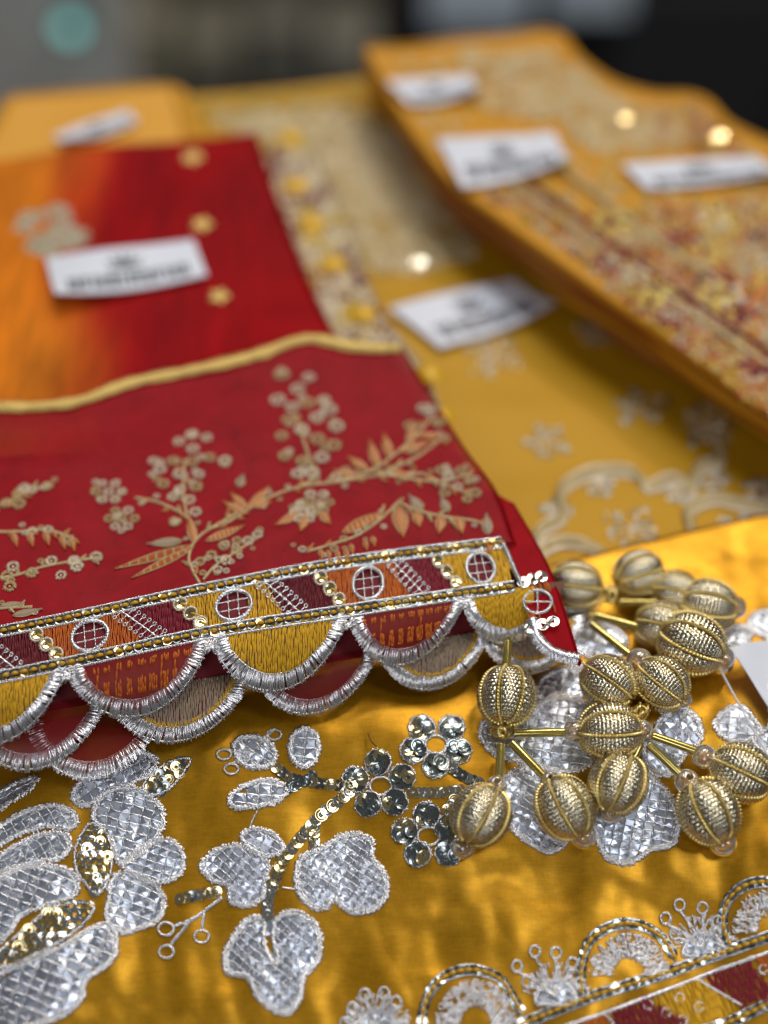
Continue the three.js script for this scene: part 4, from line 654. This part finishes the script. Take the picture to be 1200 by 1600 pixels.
tassel('bead tassel with gold knot under the lace, four ribbed balls at satin', [784, 1146, 0.003], ({ ball, bead, rod, knot, cord }) => {
  const k = H(784, 1146, 0.0042), top = lace.pos(4.42, 1.9, 0.0004);
  rod(top.clone().lerp(H(791, 1046, 0.0085), 0.1), H(791, 1050, 0.008));
  const b0 = H(792, 1088, 0.006); ball(b0, H(787, 1125, 0.0055).sub(H(795, 1045, 0.007)), 0.2); cord(b0, k); knot(k, 0.0021);
  rod(H(803, 1146), H(884, 1144)); bead(H(897, 1143), 0.0019, V(1, 0, 0)); ball(H(953, 1143, 0.0052), V(1, 0.02, -0.03), 0.5); bead(H(1003, 1141, 0.0046), 0.0019, V(1, 0, 0));
  rod(H(783, 1163), H(780, 1217)); bead(H(776, 1228), 0.0017); ball(H(752, 1274, 0.005), H(725, 1321).sub(H(776, 1228)), 0.9, 0.0049); bead(H(724, 1322, 0.0024), 0.0021);
  rod(H(799, 1160), H(851, 1214)); bead(H(860, 1221), 0.0017); ball(H(882, 1262, 0.005), H(908, 1304).sub(H(860, 1215)), 0.1, 0.005); bead(H(911, 1306, 0.0026), 0.0021);
});
tassel('bead tassel at the lace corner tip with ball fan spreading down the satin', [1003, 1120, 0.003], ({ ball, bead, rod, knot, cord }) => {
  const k = H(1001, 1112, 0.0048), k2 = H(1010, 1148, 0.0036);
  cord(H(907, 1030, 0.006), H(918, 1048, 0.006)); ball(H(951, 1067, 0.006), H(1000, 1105, 0.005).sub(H(905, 1040, 0.006)), 0.4, 0.0047); knot(k, 0.0018); cord(k, k2); knot(k2, 0.0013);
  rod(H(1019, 1149), H(1089, 1174)); bead(H(1100, 1183), 0.0021, V(1, 0, 0.4)); ball(H(1158, 1207, 0.005), V(1, -0.05, 0.55), 0.7, 0.005);
  rod(H(1014, 1163), H(1066, 1213)); bead(H(1074, 1222), 0.0021); ball(H(1107, 1268, 0.005), H(1128, 1315).sub(H(1075, 1215)), 0.3, 0.0052); bead(H(1129, 1316, 0.0026), 0.0023);
  rod(H(1000, 1164), H(983, 1198)); ball(H(966, 1224, 0.005), H(955, 1267).sub(H(985, 1190)), 0.25, 0.0049); bead(H(956, 1267, 0.003), 0.0021);
});
tassel('bead tassel with soft gold knot beside the straight folded satin edge', [949, 930, 0.003], ({ ball, bead, rod, knot, cord }) => {
  const k = H(949, 928, 0.0045), k2 = H(926, 962, 0.004);
  ball(H(899, 916, 0.0048), V(1, 0, 0.15), 0.3, 0.0046); knot(k, 0.0018); knot(k2, 0.0012); cord(k, k2);
  rod(H(968, 941), H(1044, 942)); bead(H(1056, 943), 0.002, V(1, 0, 0)); ball(H(1106, 946, 0.005), V(1, 0, 0.25), 0.6, 0.0049); bead(H(1149, 949, 0.004), 0.002, V(1, 0, 0));
  rod(H(931, 962), H(1007, 983)); bead(H(1020, 990), 0.002, V(1, 0, 0.3)); ball(H(1080, 1006, 0.0062), V(1, -0.1, 0.5), 0.2, 0.0056); bead(H(1127, 1031, 0.004), 0.0025, V(1, 0, 0.4));
  ball(H(1034, 980, 0.0044), V(1, 0, 0.3), 0.9, 0.0046);
  rod(H(924, 975), H(985, 1024)); bead(H(998, 1034), 0.0024, V(1, 0, 0.7)); ball(H(1033, 1068, 0.0048), H(1066, 1090).sub(H(1005, 1040)), 0.5, 0.0046); bead(H(1066, 1092, 0.003), 0.0017);
  ball(H(998, 898, 0.0048), V(1, 0, -0.4), 0.8, 0.0045); ball(H(1056, 926, 0.0042), V(1, 0, 0.2), 0.1, 0.0042);
});

// ---------- paper labels ----------
function stickerTexture() {
  const c = document.createElement('canvas'); c.width = 512; c.height = 256; const g = c.getContext('2d');
  g.fillStyle = '#f4f5f7'; g.fillRect(0, 0, 512, 256); g.fillStyle = '#20242a';
  g.beginPath(); for (let k = 0; k < 5; k++) { const a = -Math.PI / 2 + (k - 2) * 0.5; g.moveTo(256, 112); g.quadraticCurveTo(256 + 60 * Math.cos(a - 0.25), 112 + 60 * Math.sin(a - 0.25), 256 + 78 * Math.cos(a), 112 + 78 * Math.sin(a)); g.quadraticCurveTo(256 + 60 * Math.cos(a + 0.25), 112 + 60 * Math.sin(a + 0.25), 256, 112); } g.fill();
  g.fillRect(196, 114, 120, 16);
  const w = [34, 30, 38, 34, 20, 38, 34, 30, 36, 32]; let x = 52; w.forEach((q, i) => { g.fillRect(x, 150, 15, 76); if (i % 3 !== 1) g.fillRect(x + q - 13, 150, 13, 76); if (i % 2) g.fillRect(x, 150, q, 16); g.fillRect(x, i % 3 ? 182 : 210, q, 16); x += q + 9; });
  const t = new THREE.CanvasTexture(c); t.colorSpace = THREE.SRGBColorSpace; return t;
}
const stickerMat = std([0.88, 0.89, 0.92], 0.45, 0, { map: stickerTexture() });
const paperEdge = std([0.8, 0.8, 0.82], 0.6);
function sticker(label, hf, q, lift = 0.001) {                      // q: four photo corners, from the upper left, clockwise
  const P = q.map(([x, y]) => on(hf, x, y, lift)), c = P.reduce((s, p) => s.add(p), V(0, 0, 0)).multiplyScalar(0.25), t = thing('paper_label', label, 'label', [c.x, c.y, c.z], 'white paper labels on the fabrics'), b = new MB(), N = 10, id = [];
  for (let j = 0; j <= N; j++) { id.push([]); for (let i = 0; i <= N; i++) { const p = P[0].clone().lerp(P[1], i / N).lerp(P[3].clone().lerp(P[2], i / N), j / N); p.y = hf(p.x, p.z) + lift + 0.0003 + 0.0003 * Math.sin(i * 0.5 + j * 0.2) + 0.003 * ((c.x > 0 ? i : N - i) / N * j / N) ** 3; p.sub(c); id[j].push(b.v(p, i / N, 1 - j / N)); } }
  for (let j = 0; j < N; j++) for (let i = 0; i < N; i++) b.quad(id[j][i], id[j + 1][i], id[j + 1][i + 1], id[j][i + 1]);
  b.build('printed_face', stickerMat, t);
  const e = new MB(), low = (k) => { const p = V(b.p[3 * k], b.p[3 * k + 1], b.p[3 * k + 2]); return [e.v(p), e.v(p.clone().add(V(0, -0.0003, 0)))]; };
  const loop = [...id[0], ...id.slice(1).map((r) => r[N]), ...id[N].slice(0, N).reverse(), ...id.slice(1, N).reverse().map((r) => r[0])], R = loop.map(low); R.forEach((r, i) => { const s = R[(i + 1) % R.length]; e.quad(r[0], s[0], s[1], r[1]); });
  e.build('paper_edge', paperEdge, t);
}
sticker('white printed paper label lying on the red cloth', upperH, [[72, 405], [302, 374], [324, 432], [90, 478]]);
sticker('white printed paper label lying on the yellow organza', organzaH, [[608, 482], [802, 436], [868, 490], [688, 546]]);
sticker('white printed paper label hanging over the inner edge of the orange stack', stackH, [[682, 218], [866, 206], [890, 264], [722, 296]]);
sticker('white printed paper label on the orange stack, nearest the floral embroidered corner', stackH, [[972, 258], [1182, 244], [1225, 280], [1010, 298]]);
sticker('white printed paper label at the far end of the orange stack', stackH, [[604, 128], [735, 116], [750, 152], [640, 166]]);
sticker('pale paper label on the amber cloth behind the red cloth', amberH, [[84, 214], [200, 172], [216, 192], [108, 236]]);

// ---------- clear sleeve with a white card ----------
{
  const P = (x, y, l) => pixAt(x, y, l), c = P(1180, 1080, 0.004), t = thing('plastic_sleeve', 'clear plastic sleeve holding a blank white card on the satin', 'sleeve', [c.x, c.y, c.z]);
  const sheetQ = (q, lift, thick) => { const W = q.map(([x, y]) => P(x, y, lift)), b = new MB(), N = 12, id = []; for (const d of [0, thick]) { const rows = []; for (let j = 0; j <= N; j++) { rows.push([]); for (let i = 0; i <= N; i++) { const p = W[0].clone().lerp(W[1], i / N).lerp(W[3].clone().lerp(W[2], i / N), j / N).sub(c); p.y += 0.0003 * Math.sin(i * 0.9 + j * 0.5) - d; rows[j].push(b.v(p)); } } id.push(rows); }
    for (let j = 0; j < N; j++) for (let i = 0; i < N; i++) { b.quad(id[0][j][i], id[0][j + 1][i], id[0][j + 1][i + 1], id[0][j][i + 1]); if (thick) b.quad(id[1][j][i], id[1][j][i + 1], id[1][j + 1][i + 1], id[1][j + 1][i]); } if (thick) for (let i = 0; i < N; i++) { b.quad(id[0][N][i], id[1][N][i], id[1][N][i + 1], id[0][N][i + 1]); b.quad(id[0][i][0], id[1][i][0], id[1][i + 1][0], id[0][i + 1][0]); } return b; };
  sheetQ([[1140, 1012], [1300, 978], [1340, 1180], [1220, 1130]], 0.0042, 0.0005).build('card', M.card, t);
  sheetQ([[1112, 1022], [1300, 960], [1350, 1260], [1215, 1205]], 0.0052, 0).build('sleeve_film', M.plastic, t);
  const b = new MB(); b.tube([P(1112, 1022, 0.0052), P(1160, 1110, 0.0052), P(1215, 1205, 0.0052)].map((p) => p.sub(c)), 0.00025, 6); b.build('sealed_edge', phys([0.95, 0.95, 0.97], 0.15, 0, { transmission: 0.5, thickness: 0 }), t);
}

// ---------- blurred room behind the table ----------
{
  const back = (name, label, category, x0, x1, yTop, Z, d, color, rough = 0.7) => { const a = upright(x0, yTop, Z), b = upright(x1, yTop, Z), t = thing(name, label, category, [(a.x + b.x) / 2, floorY, Z]), h = a.y - floorY; const body = mesh('body', new THREE.BoxGeometry(b.x - a.x, h, d, 1, 1, 1), std(color, rough), t); body.position.set(0, h / 2, -d / 2); return [t, b.x - a.x, h, d]; };
  let [t, w, h] = back('grey_pillar', 'blurred grey painted pillar standing behind the amber cloth', 'pillar', -160, 125, -320, -0.85, 0.2, [0.66, 0.6, 0.53]);
  mesh('plinth', new THREE.BoxGeometry(w + 0.02, 0.1, 0.22), std([0.12, 0.11, 0.1], 0.7), t).position.set(0, 0.05, -0.1);
  [t, w, h] = back('fabric_shelf', 'blurred olive brown shelf of folded cloth beyond the table', 'shelf', 125, 605, -260, -0.95, 0.25, [0.22, 0.195, 0.14]);
  for (let k = 0; k < 4; k++) { const m = mesh('folded_cloth', new THREE.BoxGeometry(w * 0.2, 0.05, 0.06), std([[0.3, 0.27, 0.18], [0.25, 0.22, 0.15], [0.19, 0.17, 0.125], [0.28, 0.25, 0.18]][k], 0.8), t); m.position.set((k - 1.5) * w * 0.24, upright(300, 40 + 18 * (k % 2), -0.95).y - floorY, 0.02); }
  mesh('shelf_board', new THREE.BoxGeometry(w, 0.02, 0.06), std([0.03, 0.03, 0.025], 0.7), t).position.set(0, upright(300, 100, -0.95).y - floorY, 0.02);
  [t, w, h] = back('dark_cabinet', 'blurred black cabinet standing behind the orange stack', 'cabinet', 605, 1400, -300, -0.95, 0.25, [0.012, 0.012, 0.013]);
  { const m = mesh('door_panel', new THREE.BoxGeometry(0.13, 0.12, 0.02), std([0.03, 0.03, 0.03], 0.5), t), p = upright(1080, 90, -0.94); m.position.set(p.x - t.position.x, p.y - floorY, 0.02); }
  for (const [x0, x1, y0, y1, lab] of [[668, 838, -120, 42, 'wide pale blue panel on the cabinet front, larger of the two'], [858, 1005, -130, 24, 'narrow pale blue panel on the cabinet front, smaller of the two']]) {  // lit panels: their glow is painted as a pale colour
    const a = upright(x0, y1, -0.9), b = upright(x1, y0, -0.9), c = thing('pale_panel', lab, 'box', [(a.x + b.x) / 2, a.y, -0.9]), hh = b.y - a.y; mesh('panel_face', new THREE.BoxGeometry(b.x - a.x, hh, 0.05), std([0.8, 0.9, 0.94], 0.6), c).position.set(0, hh / 2, -0.025); mesh('panel_cap', new THREE.BoxGeometry(b.x - a.x + 0.006, 0.02, 0.056), std([0.8, 0.9, 0.94], 0.6), c).position.set(0, hh + 0.01, -0.025);
  }
  { const p = upright(110, 42, -0.82), l = thing('indicator_lamp', 'small round teal light glowing against the grey pillar', 'lamp', [p.x, p.y, p.z]); const m = mesh('lens', new THREE.SphereGeometry(0.007, 20, 14), new THREE.MeshStandardMaterial({ color: rgb(0.05, 0.25, 0.24), emissive: rgb(0.35, 1.0, 0.95), emissiveIntensity: 0.8, roughness: 0.3 }), l); m.scale.z = 0.6; const z = mesh('bezel', new THREE.TorusGeometry(0.008, 0.0015, 8, 24), std([0.05, 0.05, 0.05], 0.4), l); const arm = mesh('mount', new THREE.CylinderGeometry(0.006, 0.008, 0.03, 16), std([0.05, 0.05, 0.05], 0.4), l); arm.rotation.x = Math.PI / 2; arm.position.z = -0.017; const pl = new THREE.PointLight(rgb(0.35, 1, 0.95), 0.0006); pl.position.set(0, 0, 0.012); l.add(pl); }
}

renderer.render(scene, camera);
